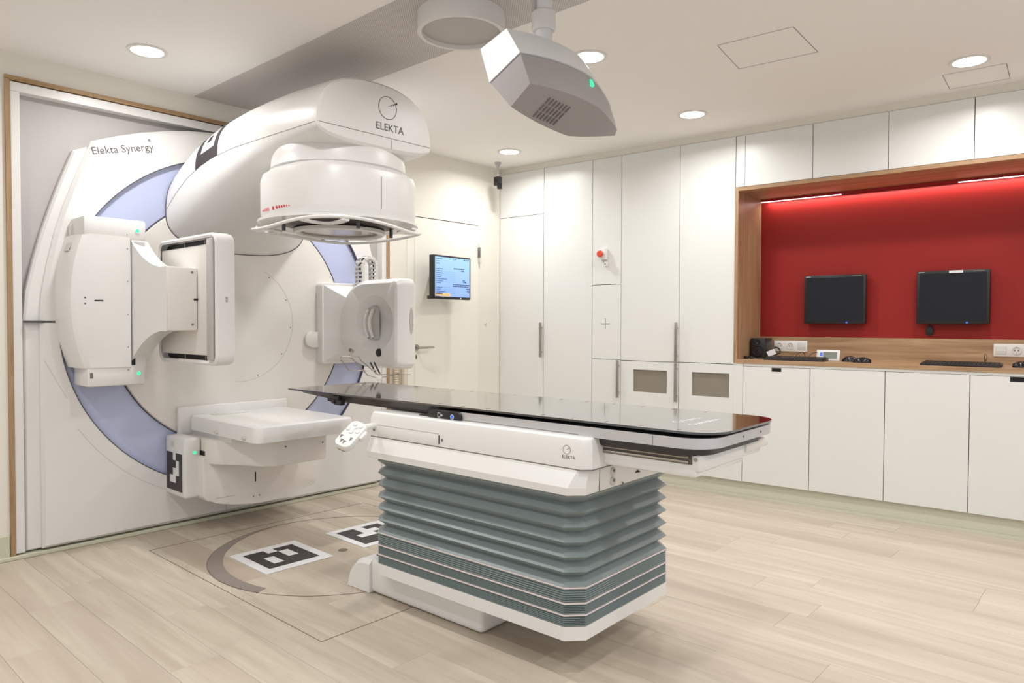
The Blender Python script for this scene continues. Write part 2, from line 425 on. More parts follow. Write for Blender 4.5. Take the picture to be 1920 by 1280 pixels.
cr = MB().box(.1278-.043, .1278+.043, -.0008, .0005, 1.2555, 1.2605).box(.1278-.0025, .1278+.0025, -.0008, .0005, 1.215, 1.301)
cr.build('cross_mark', 'dark', c3, smooth=0)
c4 = cabinet('white tall cabinet whose lower door has the left dark window', S[3], S[4], PB, PT, [((PB, (1.377-S[3], 1.670-S[3], .7195, .897)), .965), (.965, PT)], 'tall_cabinet')
bar_handle(c4, S[4]-S[3]-.012, .971, 1.271); bar_handle(c4, S[4]-S[3]-.012, .664, .962)
NS0 = 2.198; NZ0_ = .976
c5 = cabinet('white tall cabinet beside the oak niche with the right dark window', S[4], NS0, PB, PT, [((PB, (1.874-S[4], 2.165-S[4], .7195, .897)), .967), (.967, PT)], 'tall_cabinet')
MB().box(NS0-S[4]-.003, S[5]-S[4]-.0017, 0, .02, PB, NZ0_-.001).build('filler_panel', 'cab', c5, smooth=0)
NZ0, NZ1 = .976, 2.240
lab = ['first white overhead cabinet above the niche, next to the tall doors', 'second white overhead cabinet above the niche from its left corner',
       'third white overhead cabinet above the niche, left of the last seam', 'rightmost white overhead cabinet above the niche, cut by the picture edge']
xs = [NS0] + S[6:10]
for i in range(4):
    t = cabinet(lab[i], xs[i], xs[i+1], NZ1+.001, PT, [(NZ1+.001, PT)], 'overhead_cabinet', 'overhead cabinets above the niche')
    if i == 0: MB().box(S[5]-NS0-.0015, S[5]-NS0+.0015, -.0006, .001, NZ1+.01, PT-.01).build('panel_seam', 'seam', t, smooth=0)
lab = ['base cabinet with a black grip slot under the loudspeaker and keyboard', 'plain base cabinet under the left wall monitor',
       'plain base cabinet under the right wall monitor', 'base cabinet with a black grip slot at the right picture edge']
for i in range(4):
    s0, s1 = S[5+i], S[6+i]
    hole = {0: (2.467-s0, 2.537-s0, .925, .953), 3: (3.845-s0, 3.935-s0, .925, .955)}.get(i)
    cabinet(lab[i], s0, s1, PB, .958, [((PB, hole) if hole else PB, .958)], 'base_cabinet', 'base cabinets under the desk niche')
# desk niche
D = .475
ni = thing('desk_niche', 'oak-framed wall niche with red back panel and desk shelf', 'niche', cabpt(NS0, 0, 0), CROT)
cabinet('plain white tall cabinet beyond the right picture edge', 4.42, 5.3, PB, PT, [(PB, PT)], 'tall_cabinet')
NW = 2.2
MB().box(0, .024, -.006, D, NZ0, NZ1, .001, 1).build('side_panel', 'oakz', ni)
MB().box(.024, NW, -.006, D, NZ0, NZ0+.028, .001, 1).build('shelf_board', 'oakx', ni)
MB().box(.024, NW, -.006, D, NZ1-.026, NZ1, .001, 1).build('top_board', 'oakx', ni)
MB().box(0, NW, D, D+.02, NZ0, NZ1).build('back_panel', 'red', ni)
MB().box(.024, NW, D-.012, D-.0005, NZ0+.028, 1.164).build('backsplash', 'oakx', ni)
MB().box(NW, NW+.02, -.0, D, NZ0, NZ1).build('side_panel', 'oakz', ni)
MB().box(.07, NW, .0, .02, .9585, NZ0-.0005).build('front_rail', 'cab', ni)
ls = MB().box(.026, .60, D-.02, D-.002, 2.1925, 2.196); ls.build('light_strip', 'led', ni)
ls = MB().box(1.32, NW, D-.02, D-.002, 2.1925, 2.196); ls.build('light_strip', 'led', ni)
MB().box(.026, NW, D-.024, D-.001, 2.196, NZ1-.027).build('strip_housing', 'red', ni)
ld = bpy.data.lights.new('niche_strip_lamp', 'AREA'); ld.shape = 'RECTANGLE'; ld.size = 1.75; ld.size_y = .012; ld.energy = 3.2; ld.color = (1, .86, .84)
lo = bpy.data.objects.new('niche_strip_lamp', ld); COL.objects.link(lo)
lo.location = cabpt(NS0+.95, D-.03, 2.19); lo.rotation_euler = (0, 0, CROT); lo.data.spread = radians(170)
SH = NZ0+.028
# ------ things in the niche (local frames on the cabinet wall)
def nobj(name, label, cat, s, n, z, group=None, rz=0): return thing(name, label, cat, cabpt(s, n, z), CROT+rz, group)
def monitor(label, s, n, z, w, h, sticker=False, group=None, back=True):
    t = nobj('wall_monitor', label, 'monitor', s, n, z, group)
    m = MB().box(-w/2, w/2, .0, .045, -h/2, h/2, .006)
    m.box(-w/2+.03, w/2-.03, .04, .065, -h/2+.03, h/2-.03, .008); m.build('casing', 'black', t)
    MB().box(-w/2+.016, w/2-.016, -.0012, .002, -h/2+.022, h/2-.018).build('screen', 'screen', t)
    MB().box(-.06, .06, .06, D-n-.0005, -.06, .06, .004).build('wall_bracket', 'black', t)
    MB().box(w*.19, w*.19+.012, -.002, .001, -h/2+.006, -h/2+.018).build('power_light', 'blue', t)
    MB().box(-w/2+.012, -w/2+.045, -.0006, .001, h/2-.012, h/2-.007).build('maker_print', 'alu', t)
    MB().box(w/2-.09, w/2-.03, -.0006, .001, h/2-.012, h/2-.008).build('maker_print', 'seam', t)
    if sticker: MB().box(-.02, .058, -.0014, .001, h/2-.018, h/2-.002).build('sticker', 'paper', t)
    return t
G = 'switched-off monitors on the red panel'
monitor('smaller switched-off black monitor on the red panel, nearer the oak side', 2.776, .40, 1.437, .415, .352, group=G)
monitor('switched-off black monitor with a white sticker on its top edge', 3.502, .40, 1.438, .412, .355, True, G)
cp = nobj('cable_clicker', 'small black teardrop device hanging below the stickered monitor', 'device', 3.367, D-.022, 1.215)
pts = [(.024*sin(a)*(1 if cos(a) < .2 else .75), .034*cos(a)*(1.15 if cos(a) > 0 else .9)) for a in [2*pi*i/20 for i in range(20)]]
MB().prism(pts, 1, 0, .018, .003).build('shell', 'black', cp)
MB().tube([(0, .01, .035), (.002, .012, .09)], .003, 6).build('cord', 'black', cp)
def sockets(label, s, parts, z=1.095, cut=None):
    w = .081; t = nobj('socket_strip', label, 'socket', s, D-.012, z, 'white socket strips on the backsplash')
    n = len(parts)
    MB().box(0, w*n, -.010, 0, -.041, .041, .003).build('frame', 'gloss', t)
    for i, k in enumerate(parts):
        cx = w*(i+.5)
        if k == 's':
            o = MB().annulus((cx, 0, 0), 1, .021, .026, -.014, -.009, 24).build('socket', 'plastic2', t)
            m = MB(); m.cyl((cx, 0, 0), 1, .021, -.0103, -.0098, 20); m.build('cup', 'cream', o)
            for dx in (-.0095, .0095): MB().cyl((cx+dx, 0, 0), 1, .0032, -.0108, -.0095, 10).build('pin_hole', 'dark', o)
            for z0 in (.016, -.021): MB().box(cx-.002, cx+.002, -.0115, -.0095, z0, z0+.005).build('earth_clip', 'steel', o)
        else:
            o = MB().box(cx-.028, cx+.028, -.0125, -.009, -.026, .026, .002).build('cover', 'cream', t)
            MB().box(cx-.026, cx+.026, -.0135, -.012, -.004, .001).build('lip', 'gloss', o)
sockets('white triple socket strip behind the loudspeaker', 2.337, 'ssc')
sockets('white socket strip at the right picture edge', 3.728, 'csc', 1.096)
sp = nobj('loudspeaker', 'small black two-way loudspeaker at the oak side of the niche', 'speaker', 2.282, .235, SH)
MB().box(-.048, .062, 0, .15, 0, .150, .004).build('cabinet_shell', 'black', sp)
MB().lathe((.007, 0, .055), 1, [(.001, .043), (-.004, .042), (-.004, .036), (.008, .022), (.004, .012), (-.002, .008), (-.003, .001)], 32).build('woofer', 'blackg', sp)
MB().lathe((.007, 0, .122), 1, [(.001, .016), (-.003, .015), (-.001, .007), (-.004, .001)], 24).build('tweeter', 'blackg', sp)
def keyboard(label, s, n, w, rz):
    t = nobj('keyboard', label, 'keyboard', s, n, SH, 'black keyboards on the niche shelf', rz)
    MB().prism([(0, 0), (.155, 0), (.155, .022), (.0, .012)], 0, -w/2, w/2, .003).build('case', 'black', t)
    nx = 18
    for r in range(5):
        m = MB()
        for i in range(nx):
            x0 = -w/2+.01+i*(w-.02)/nx; y0 = .012+r*.027; zt = .012+y0*.065
            m.box(x0+.001, x0+(w-.02)/nx-.002, y0, y0+.021, zt-.002, zt+.007)
        o = m.build('key_row', 'charc', t, smooth=0); o['kind'] = 'stuff'
    return t
keyboard('black keyboard beside the loudspeaker, left on the shelf', 2.60, .04, .40, radians(2))
keyboard('black keyboard right on the shelf below the stickered monitor', 3.585, .035, .42, radians(-1.5))
def mouse(label, s, n, rz):
    t = nobj('mouse', label, 'mouse', s, n, SH, 'black mice on the niche shelf', rz)
    rs = []
    for i in range(9):
        u = i/8; y = -.055+.11*u; r = max(.002, .033*math.sqrt(max(0, 1-(2*u-1)**2*.97)))
        h = .036*math.sin(pi*min(1, .12+.83*u))**.7+.002
        rs.append([V(r*cos(a), y, max(0, h*sin(a))) for a in [pi*k/10 for k in range(11)]])
    MB().loft(rs).build('shell', 'blackg', t)
    MB().cyl((0, .028, .030), 0, .008, -.003, .003, 12).build('scroll_wheel', 'seam', t)
    return t
mouse('black mouse lying left in a pair beside the white display', 2.93, .20, radians(75))
mouse('black mouse nearest the shelf edge, right one of the pair', 3.03, .10, radians(95))
mouse('black mouse cut off by the right picture edge', 3.90, .16, radians(-80))
dp = nobj('desk_display', 'small white desk display with blue tag and grey screen', 'display', 2.775, .25, SH)
X = Matrix.Rotation(radians(-14), 4, 'X')
MB().box(-.078, .078, 0, .02, .001, .078, .005).xf(X).build('casing', 'gloss', dp)
MB().box(-.032, .06, -.001, .002, .014, .062).xf(X).build('lcd', 'lcd', dp)
MB().box(-.052, -.036, -.001, .002, .032, .058).xf(X).build('blue_tag', 'blue', dp)
hs = nobj('headset', 'black coiled headset with a white tag in front of the loudspeaker', 'headset', 2.415, .245, SH)
MB().tube([(.035*cos(a)*(.6+.4*cos(a/2)), .02*sin(a), .045+.04*sin(a)) for a in [2*pi*i/24 for i in range(24)]], .0055, 8, True).build('headband', 'black', hs)
MB().cyl((-.02, 0, .022), 1, .022, -.015, .02, 20, .004).build('ear_cup', 'black', hs)
MB().tube([(-.06, 0, .006), (-.02, .02, .03), (.02, .0, .012), (.06, -.02, .005)], .004, 8).build('cord', 'black', hs)
MB().obox((-.022, -.02, .045), (.028, 0, .012), (0, .001, 0), (-.009, 0, .018), .0008, 1).build('white_tag', 'paper', hs)
kc = nobj('cable', 'thin black cable looping over the left keyboard', 'cable', 2.56, .25, SH)
MB().tube([(-.02+.22*u, .04*sin(9*u), .006+.05*abs(sin(u*pi*2.1))) for u in [i/40 for i in range(41)]], .0022, 6).build('cord', 'black', kc)
MB().tube([(.035*cos(pi*u), .0, .002+.045*sin(pi*u)) for u in [i/16 for i in range(17)]], .0022, 6).build('loop', 'seam', kc)
kc = nobj('cable', 'short twisted cable standing behind the right keyboard', 'cable', 3.70, .25, SH)
MB().tube([(-.015, 0, .004), (.0, 0, .02), (.012, 0, .05), (.008, 0, .07), (-.001, 0, .072), (-.004, 0, .055), (0, 0, .02), (.015, 0, .004)], .0022, 6).build('cord', 'black', kc)
kc = nobj('plug', 'small black plugs lying at the oak side of the niche', 'plug', 2.235, .14, SH)
MB().box(-.01, .02, -.012, .012, .001, .022, .004).box(.03, .05, -.01, .01, .001, .014, .003).build('plug_body', 'black', kc)
MB().tube([(.02, 0, .012), (.035, -.004, .016), (.06, .004, .008), (.09, 0, .004)], .003, 6).build('cord', 'black', kc)
# emergency button on the narrow cabinet
eb = nobj('emergency_button', 'orange-red emergency push button on a white box', 'button', 1.1046, 0, 1.825)
MB().box(-.03, .036, -.045, 0, -.045, .045, .006).build('box', 'gloss', eb)
MB().lathe((0, 0, 0), 1, [(-.045, .014), (-.056, .014), (-.058, .026), (-.075, .027), (-.082, .02), (-.083, .001)], 24).build('button_cap', 'btn', eb)
MB().box(.008, .038, -.022, 0, -.098, -.062, .004).build('switch', 'gloss', eb)
MB().box(.018, .026, -.024, -.02, -.086, -.074, .001).build('switch_mark', 'seam', eb)

# ================================================================== WALL MONITOR BY THE DOOR
wm = thing('info_monitor', 'lit monitor with a pale blue table page on the door', 'monitor', (3.995, 4.24, 1.628), radians(4))
MB().box(-.222, .222, 0, .05, -.175, .175, .006).box(-.19, .19, .045, .07, -.15, .15, .006).build('casing', 'black', wm)
MB().box(-.205, .205, -.0012, .002, -.155, .160).build('screen', 'lit', wm)
MB().box(-.05, .05, .065, .205, -.06, .04, .004).build('bracket', 'black', wm)
MB().box(-.236, -.216, .01, .06, -.176, -.15, .004).build('side_knob', 'black', wm)
MB().box(.09, .102, -.002, .001, -.171, -.159).build('power_light', 'paper', wm)
m = MB()
rows = [(.145, .06), (.125, .035), (.108, .03), (.066, .07), (.05, .06), (.034, .065), (.018, .055), (.002, .045), (-.014, .12), (-.03, .07), (-.046, .05), (-.082, .07), (-.098, .05), (-.112, .10), (-.126, .11)]
random.seed(3)
for z, w in rows:
    x = -.19
    while x < -.19+w:
        l = random.uniform(.008, .02); m.box(x, x+l, -.0022, -.001, z-.003, z+.002); x += l+.004
for z, w, x0 in ((.075, .12, .01), (.06, .03, .10), (-.018, .02, .12), (-.032, .015, .125), (-.054, .185, .0), (-.068, .185, .0), (-.085, .03, .165), (-.1, .02, .175), (-.115, .02, .18), (.152, .04, .0), (.150, .06, .13)):
    x = x0
    while x < min(x0+w, .2):
        l = random.uniform(.008, .025); m.box(x, min(x+l, .203), -.0022, -.001, z-.0045, z+.0035); x += l+.005
m.build('screen_rows', 'inkb', wm, smooth=0)
m = MB()
for z in (.05, .034, .018, .002, -.014, -.03, -.075, -.09, -.105, -.12): m.box(-.19, .03, -.0019, -.001, z-.0065, z-.0057)
m.build('screen_rules', 'screen', wm, smooth=0)
MB().box(-.205, -.03, -.002, -.001, -.153, -.127).build('screen_bar', 'inkt', wm)
m = MB()
for z, w in ((-.134, .08), (-.147, .04)): m.box(-.2, -.2+w, -.003, -.002, z-.003, z+.002)
m.build('bar_text', 'inkb', wm, smooth=0)
# small wall mark beside door
wk = thing('wall_sensor', 'tiny pale fitting on the wall right of the door', 'sensor', (4.598, YW-.001, 1.255))
MB().cyl((0, 0, 0), 1, .012, -.006, 0, 16, .002).build('cap', 'wall', wk)
MB().cyl((0, 0, 0), 1, .004, -.008, -.005, 10).build('eye', 'seam', wk)

# ================================================================== CEILING FITTINGS
labs = ['round recessed downlight above the machine, near the grey back panel', 'round downlight right behind the hanging sensor pod',
        'round downlight nearest the camera at upper right, beside a hatch', 'round downlight in front of the tall cabinets', 'round downlight in the corner above the small camera']
proto = None
for i, (x, y) in enumerate(SEEN + UNSEEN):
    g = 'recessed ceiling downlights' if i < 5 else 'downlights beyond the frame'
    lb = labs[i] if i < 5 else 'recessed ceiling downlight outside the picture'
    t = thing('downlight', lb, 'ceiling light', (x, y, H), 0, g)
    if proto is None:
        a = MB().annulus((0, 0, 0), 2, .078, .096, -.006, .0, 48).build('trim_ring', 'rim', t)
        b = MB().cyl((0, 0, 0), 2, .079, -.004, -.001, 48).build('diffuser', 'lamp', t)
        proto = (a, b)
    else:
        for q in proto: c = q.copy(); COL.objects.link(c); c.parent = t
cyl = thing('ceiling_cylinder', 'round white cylindrical ceiling fixture with recessed underside', 'fixture', (2.28, 2.365, H))
MB().annulus((0, 0, 0), 2, .180, .198, -.090, 0, 64).build('ring', 'lampring', cyl)
MB().cyl((0, 0, 0), 2, .181, -.07, -.066, 64).build('underside', 'greyp', cyl)
sc = thing('security_camera', 'small black camera hanging by a short rod in the ceiling corner', 'camera', (4.56, 4.27, H))
MB().lathe((0, 0, 0), 2, [(0, .030), (-.008, .030), (-.04, .010), (-.045, .008), (-.13, .008)], 20).build('mount', 'greyp', sc)
MB().box(-.022, .022, -.03, .03, -.20, -.125, .005).build('body', 'black', sc)
MB().cyl((-.01, -.03, -.20), 2, .022, -.235, -.18, 20, .003).build('lens', 'blackg', sc)
MB().box(-.035, -.02, -.02, .0, -.16, -.13, .003).box(.02, .034, -.01, .0, -.19, -.18, .001).build('bracket', 'black', sc)

# hanging sensor pod
pod = thing('sensor_pod', 'grey and white boat-shaped sensor pod hanging from the ceiling', 'sensor', (2.002, 1.822, 2.374))
T = radians(26)
def PP(a, v, w): return V(a*.9988+w*.03, v*cos(T)-w*sin(T), -v*sin(T)-w*cos(T)-a*.05)
def podring(a, sec): return [PP(a+da, v, w) for da, v, w in sec]
def bul(a, L=.64): u = min(max(a/L, 0), 1); return 4*u*(1-u)
rs = []
for a in [0, .06, .12, .18, .25, .32, .39, .46, .53, .59, .62]:
    b = bul(a); e = max(0, (a-.40)/.22)
    n0, n1 = -.052*b+.0+.03*e, .175+.028*b-.075*e
    top = .02*e**1.5*2.2
    rs.append([PP(a+.004, n0+.015, top), PP(a, n0, .125+.02*e), PP(a, n1, .125+.02*e), PP(a+.004, n1-.018, top-.022*(1-e*.6))])
MB().loft(rs).build('upper_shell', 'podw', pod, 25)
rs = []
for a in [.004, .06, .12, .18, .25, .32, .39, .46, .53, .59, .615]:
    b = bul(a); e = max(0, (a-.40)/.22)
    n0, n1 = -.050*b+.004+.03*e, .171+.028*b-.075*e
    rs.append([PP(a, n0, .129+.02*e), PP(a+.012, n0+.018+.012*b, .245), PP(a+.012, n1-.035, .262), PP(a, n1, .129+.02*e)])
MB().loft(rs).build('lower_shell', 'podg', pod, 25)
MB().obox(PP(.29, .085, .127), PP(.27, 0, 0), PP(0, .075, 0), PP(0, 0, .004)).build('gasket', 'dark', pod)
o = MB()
for r in range(3):
    for k in range(7):
        c = PP(.15+.021*k, .052+.036*r, .2485+.013*(.052+.036*r-.02)/.12)
        o.obox(c, PP(.0022, 0, 0), PP(0, .015, .0015), PP(0, 0, .004))
o.build('vent_slots', 'vent', pod, smooth=0)
o = MB().obox(PP(.385, -.040, .155), PP(.006, 0, 0), PP(0, .004, .0), PP(0, 0.001, .012), .002); o.build('status_light', 'green', pod)
hx = .295
pl_ = V(hx, .07, 0)
MB().cyl((hx, .072, 0), 2, .036, -.06, .30, 32).build('pole', 'podw', pod)
MB().cyl((hx, .072, 0), 2, .050, .085, .165, 32, .006).build('collar', 'lampring', pod)
MB().tube([(hx-.045, .09, .16), (hx-.045, .09, .30)], .008, 8).build('cable', 'greyp', pod)
MB().tube([(hx+.05, .11, .01), (hx+.08, .11, .015), (hx+.11, .10, .03)], .005, 6).build('latch', 'charc', pod)

# ================================================================== FLOOR MARKINGS
IX, IY = 2.28, 3.32
tt = thing('turntable_plate', 'round floor turntable outlined by a grey crescent', 'turntable', (IX, IY, 0))
MB().annulus((.007, .009, 0), 2, .680, .6835, .0004, .0016, 120).build('edge_ring', 'fseam', tt, smooth=0)
m = MB(); ring0 = []; ring1 = []
N = 60; A0, A1 = radians(90), radians(202)
vv = []
for i in range(N+1):
    a = A0+(A1-A0)*i/N
    u = (a-A0)/(A1-A0); th = .003+.073*max(0, cos(1.18*(a-radians(166))))
    vv.append([m.b.verts.new((.007+r*cos(a), .009+r*sin(a), z)) for r, z in ((.679, .0004), (.679, .002), (.679-th, .002), (.679-th, .0004))])
for a, b in zip(vv, vv[1:]):
    for k in range(4): m.b.faces.new((a[k], a[(k+1) % 4], b[(k+1) % 4], b[k]))
m.b.faces.new(vv[0]); m.b.faces.new(list(reversed(vv[-1])))
m.build('crescent_inlay', 'greyp', tt, smooth=0).data.materials[0] = mat('crescent_grey', srgb(140, 130, 124), .45, noise=.03)
MB().cyl((.01, -.01, 0), 2, .026, .0004, .0016, 24).build('centre_disc', 'fseam', tt)
fp = thing('floor_hatch', 'rectangular cut line in the floor planks round the turntable', 'hatch', (2.28, 3.25, 0))
m = MB()
for x0, x1, y0, y1 in ((1.566, 3.0, 4.086, 4.089), (1.566, 3.0, 2.409, 2.412), (1.5645, 1.5675, 2.41, 4.09), (2.998, 3.001, 2.41, 4.09)):
    m.box(x0-2.28, x1-2.28, y0-3.25, y1-3.25, .0004, .0013)
m.build('cut_line', 'fseam', fp, smooth=0)
def cells(lst, s, o=(0, 0)):       # black cells as merged flat boxes in a 5x5 grid, v downwards
    m = MB()
    for (c, r) in lst:
        m.box(o[0]+c*s-.00001, o[0]+(c+1)*s+.00001, o[1]-(r+1)*s-.00001, o[1]-r*s+.00001, .0016, .0022)
    return m
def black(white): return [(c, r) for c in range(5) for r in range(5) if (c, r) not in white]
mk = thing('marker_sheet', 'white sheet with black square marker left on the turntable', 'marker', (2.0045, 3.463, 0), radians(-1), 'square marker sheets on the floor')
MB().box(-.195, .195, -.203, .203, .0012, .0018).build('sheet', 'paper', mk, smooth=0)
cells(black([(2, 0), (3, 1), (3, 2), (1, 2), (1, 3)]), .058, (-.145, .148)).build('marker_pattern', 'printb', mk, smooth=0)
mk = thing('marker_sheet', 'white sheet with black square marker half hidden behind the bellows', 'marker', (2.59, 3.45, 0), radians(-1), 'square marker sheets on the floor')
MB().box(-.195, .195, -.198, .198, .0012, .0018).build('sheet', 'paper', mk, smooth=0)
cells(black([(2, 0), (2, 1), (1, 2), (2, 2), (3, 1)]), .060, (-.150, .150)).build('marker_pattern', 'printb', mk, smooth=0)

# ================================================================== THE MACHINE
GX, GZ = 2.27, 1.257
mc = thing('linear_accelerator', 'large white radiotherapy machine with arm, head and folding panels', 'machine', (GX, 4.40, 0))
OX = V(GX, 4.40, 0)
inv = Matrix.Translation(-OX)
def part(mb, name, m, parent=None, smooth=32, **kw):
    mb.xf(inv); return mb.build(name, m, parent or mc, smooth, **kw)
def star(poly, a, c=(GX, GZ)):
    d = (cos(a), sin(a)); best = None
    for (x1, z1), (x2, z2) in zip(poly, poly[1:]+poly[:1]):
        ex, ez = x2-x1, z2-z1; det = d[0]*(-ez)+ex*d[1]
        if abs(det) < 1e-9: continue
        px, pz = x1-c[0], z1-c[1]
        t = (px*(-ez)+ex*pz)/det; u = (d[0]*pz-d[1]*px)/det
        if t > 0 and -1e-6 <= u <= 1+1e-6 and (best is None or t > best): best = t
    return (c[0]+d[0]*best, c[1]+d[1]*best)
def holed(poly, r, y0, y1, n=180, bev=.012):
    m = MB(); angs = sorted({2*pi*i/n for i in range(n)} | {math.atan2(z-GZ, x-GX) % (2*pi) for x, z in poly})
    rows = []
    for a in angs:
        ox, oz = star(poly, a); k = 1-bev/math.hypot(ox-GX, oz-GZ); R = V(cos(a)*r, 0, sin(a)*r)
        rows.append([m.b.verts.new(p) for p in ((GX+R.x, y1, GZ+R.z), (ox, y1, oz), (ox, y0+bev, oz), (GX+(ox-GX)*k, y0, GZ+(oz-GZ)*k), (GX+R.x, y0, GZ+R.z))])
    for a, b in zip(rows, rows[1:]+rows[:1]):
        for k in range(5):
            l = (k+1) % 5
            m.b.faces.new((a[k], a[l], b[l], b[k]))
    return m
def mir(L): return L + [(2*GX-x, z) for x, z in reversed(L)]
left1 = [(1.080, .03), (1.080, 1.27), (1.095, 1.42), (1.13, 1.58), (1.17, 1.74), (1.215, 1.89), (1.265, 2.04), (1.325, 2.205), (1.40, 2.24), (1.674, 2.33), (1.95, 2.38)]
part(holed(mir(left1), 1.038, YW+.004, YW+.055), 'rear_cover', 'plastic')
left2 = [(1.150, .032), (1.150, 1.27), (1.162, 1.42), (1.19, 1.58), (1.225, 1.74), (1.268, 1.89), (1.32, 2.04), (1.408, 2.268), (1.54, 2.322), (1.674, 2.368), (1.81, 2.405), (1.95, 2.434), (2.08, 2.451), (2.20, 2.458)]
left2b = left2
part(holed(mir(left2b), 1.038, YW-.028, YW+.006, bev=.02), 'front_cover', 'plastic')
part(MB().annulus((GX, 0, GZ), 1, 1.033, 1.038, YW-.030, YW+.02, 180), 'ring_edge', 'seamd')
part(MB().annulus((GX, 0, GZ), 1, .79, 1.034, YW-.006, YW+.03, 180), 'blue_ring', 'lilac', label='lilac blue ring')
part(MB().annulus((GX, 0, GZ), 1, .785, .7885, YW-.018, YW, 180), 'ring_edge', 'seamd')
part(MB().lathe((GX, 0, GZ), 1, [(YW+.03, .785), (YW-.012, .785), (YW-.02, .777), (YW-.02, .001)], 180), 'drum_face', 'plastic2')
part(MB().box(1.078, 1.232, YW-.029, YW+.0, 1.252, 1.262), 'cover_seam', 'printb')
part(MB().annulus((GX, 0, GZ), 1, .384, .3865, YW-.0207, YW-.019, 60, radians(-95), radians(62)), 'drum_seam', 'faint')
part(MB().annulus((2.43, 0, 1.97), 1, .064, .067, YW-.0207, YW-.019, 24, radians(60), radians(300)), 'drum_seam', 'seam')
part(MB().tube([(2.225, YW-.020, 1.70), (2.44, YW-.020, 1.94)], .0016, 6), 'drum_seam', 'seam')
for a in (55, 25, -5, -35, -70):
    part(MB().cyl((GX+.37*cos(radians(a)), 0, GZ+.37*sin(radians(a))), 1, .0042, YW-.022, YW-.019, 10), 'screw', 'seam')
# faint lower cover seam curve
part(MB().tube([(1.165, YW-.0285, 1.05), (1.27, YW-.0285, .84)], .001, 5), 'cover_seam', 'faint')
part(MB().annulus((GX, 0, GZ), 1, 1.115, 1.117, YW-.0287, YW-.027, 60, radians(212), radians(262)), 'cover_seam', 'faint')
part(MB().tube([(2.17, YW-.0285, .03), (2.17, YW-.0285, .17)], .001, 5), 'cover_seam', 'seam')
# name on the cover
Xd = V(.293, 0, .0735); Yd = V(-.0735, 0, .293)
text('lettering', 'Elekta Synergy', .0585, 'print', mc, inv @ basis((1.409, YW-.0295, 2.192), Xd, Yd))
text('lettering', '\u00ae', .022, 'print', mc, inv @ basis((1.708, YW-.0295, 2.318), Xd, Yd))
# ---- arm: sections along y
YS = [2.975, 2.985, 3.02, 3.15, 3.35, 3.6, 3.8, 4.0, 4.12, 4.24, 4.34, 4.40, 4.435]
HWS = [.352, .360, .362, .362, .362, .362, .368, .385, .402, .428, .450, .464, .470]
ZT = [2.478, 2.488, 2.497, 2.505, 2.515, 2.515, 2.505, 2.475, 2.44, 2.395, 2.34, 2.30, 2.27]
ZS = [2.218, 2.218, 2.218, 2.218, 2.220, 2.222, 2.218, 2.195, 2.16, 2.10, 2.02, 1.96, 1.92]
ZB = [2.165, 2.15, 2.145, 2.13, 2.11, 2.06, 2.00, 1.93, 1.87, 1.81, 1.75, 1.715, 1.70]
LZ_ = [2.4, 2.4, 2.4, 2.3, 2.2, 2.2, 2.2, 2.2, 2.2, 2.2, 2.2, 2.2, 2.3]
def interp(y, A):
    for i in range(len(YS)-1):
        if y <= YS[i+1]:
            t = max(0, (y-YS[i])/(YS[i+1]-YS[i])); return A[i]+(A[i+1]-A[i])*t
    return A[-1]
def armpt(y, a, off=0):
    hw, zt, zs, zb = (interp(y, A) for A in (HWS, ZT, ZS, ZB))
    c, s = cos(a), sin(a)
    if s >= 0: n = 2.5; x = hw*math.copysign(abs(c)**(2/n), c); z = zs+(zt-zs)*abs(s)**(2/n)
    else: n = 2.7; x = hw*math.copysign(abs(c)**(2/n), c); z = zs-(zs-zb)*abs(s)**(2/n)
    return V(2.28+x, y, z)
def armrow(y): return [armpt(y, 2*pi*i/96) for i in range(96)]
am = MB().loft([armrow(y) for y in YS])
arm = part(am, 'arm', 'plastic')
sm_l = [armpt(y, pi) + V(-.0008, 0, 0) for y in [2.978+(4.42-2.978)*i/60 for i in range(61)]]
part(MB().tube(sm_l, .0011, 5), 'arm_seam', 'seam', arm).parent = arm
part(MB().tube([(1.928, 2.9742, 2.218), (2.632, 2.9742, 2.218)], .0012, 5), 'arm_seam', 'seam', arm)
part(MB().tube([(2.363, 2.9742, 2.218), (2.363, 2.9742, 2.165)], .001, 5), 'arm_seam', 'seam', arm)
foot = [armpt(4.432, 2*pi*i/96) for i in range(96)]
part(MB().tube([V(2.28+(p.x-2.28)*1.003, YW-.020, p.z+(p.z-1.95)*.004) for p in foot], .003, 6, True), 'arm_edge', 'seamd', arm)
# logo on the head front
FY = 2.9738
lg = part(MB().annulus((2.339, 0, 2.371), 1, .0565, .0590, FY-.0004, FY+.002, 60, radians(40), radians(40+345)), 'logo_ring', 'printb', arm)
for i in range(6):
    r_ = .0022+.0009*i
    part(MB().cyl((2.345+.0105*i, 0, 2.379+.0052*i), 1, r_*.8, FY-.0004, FY+.002, 10), 'logo_dot', 'printb', arm)
text('lettering', 'ELEKTA', .0535, 'print', arm, inv @ basis((2.262, FY-.0002, 2.252), V(1, 0, 0), V(0, 0, 1)))
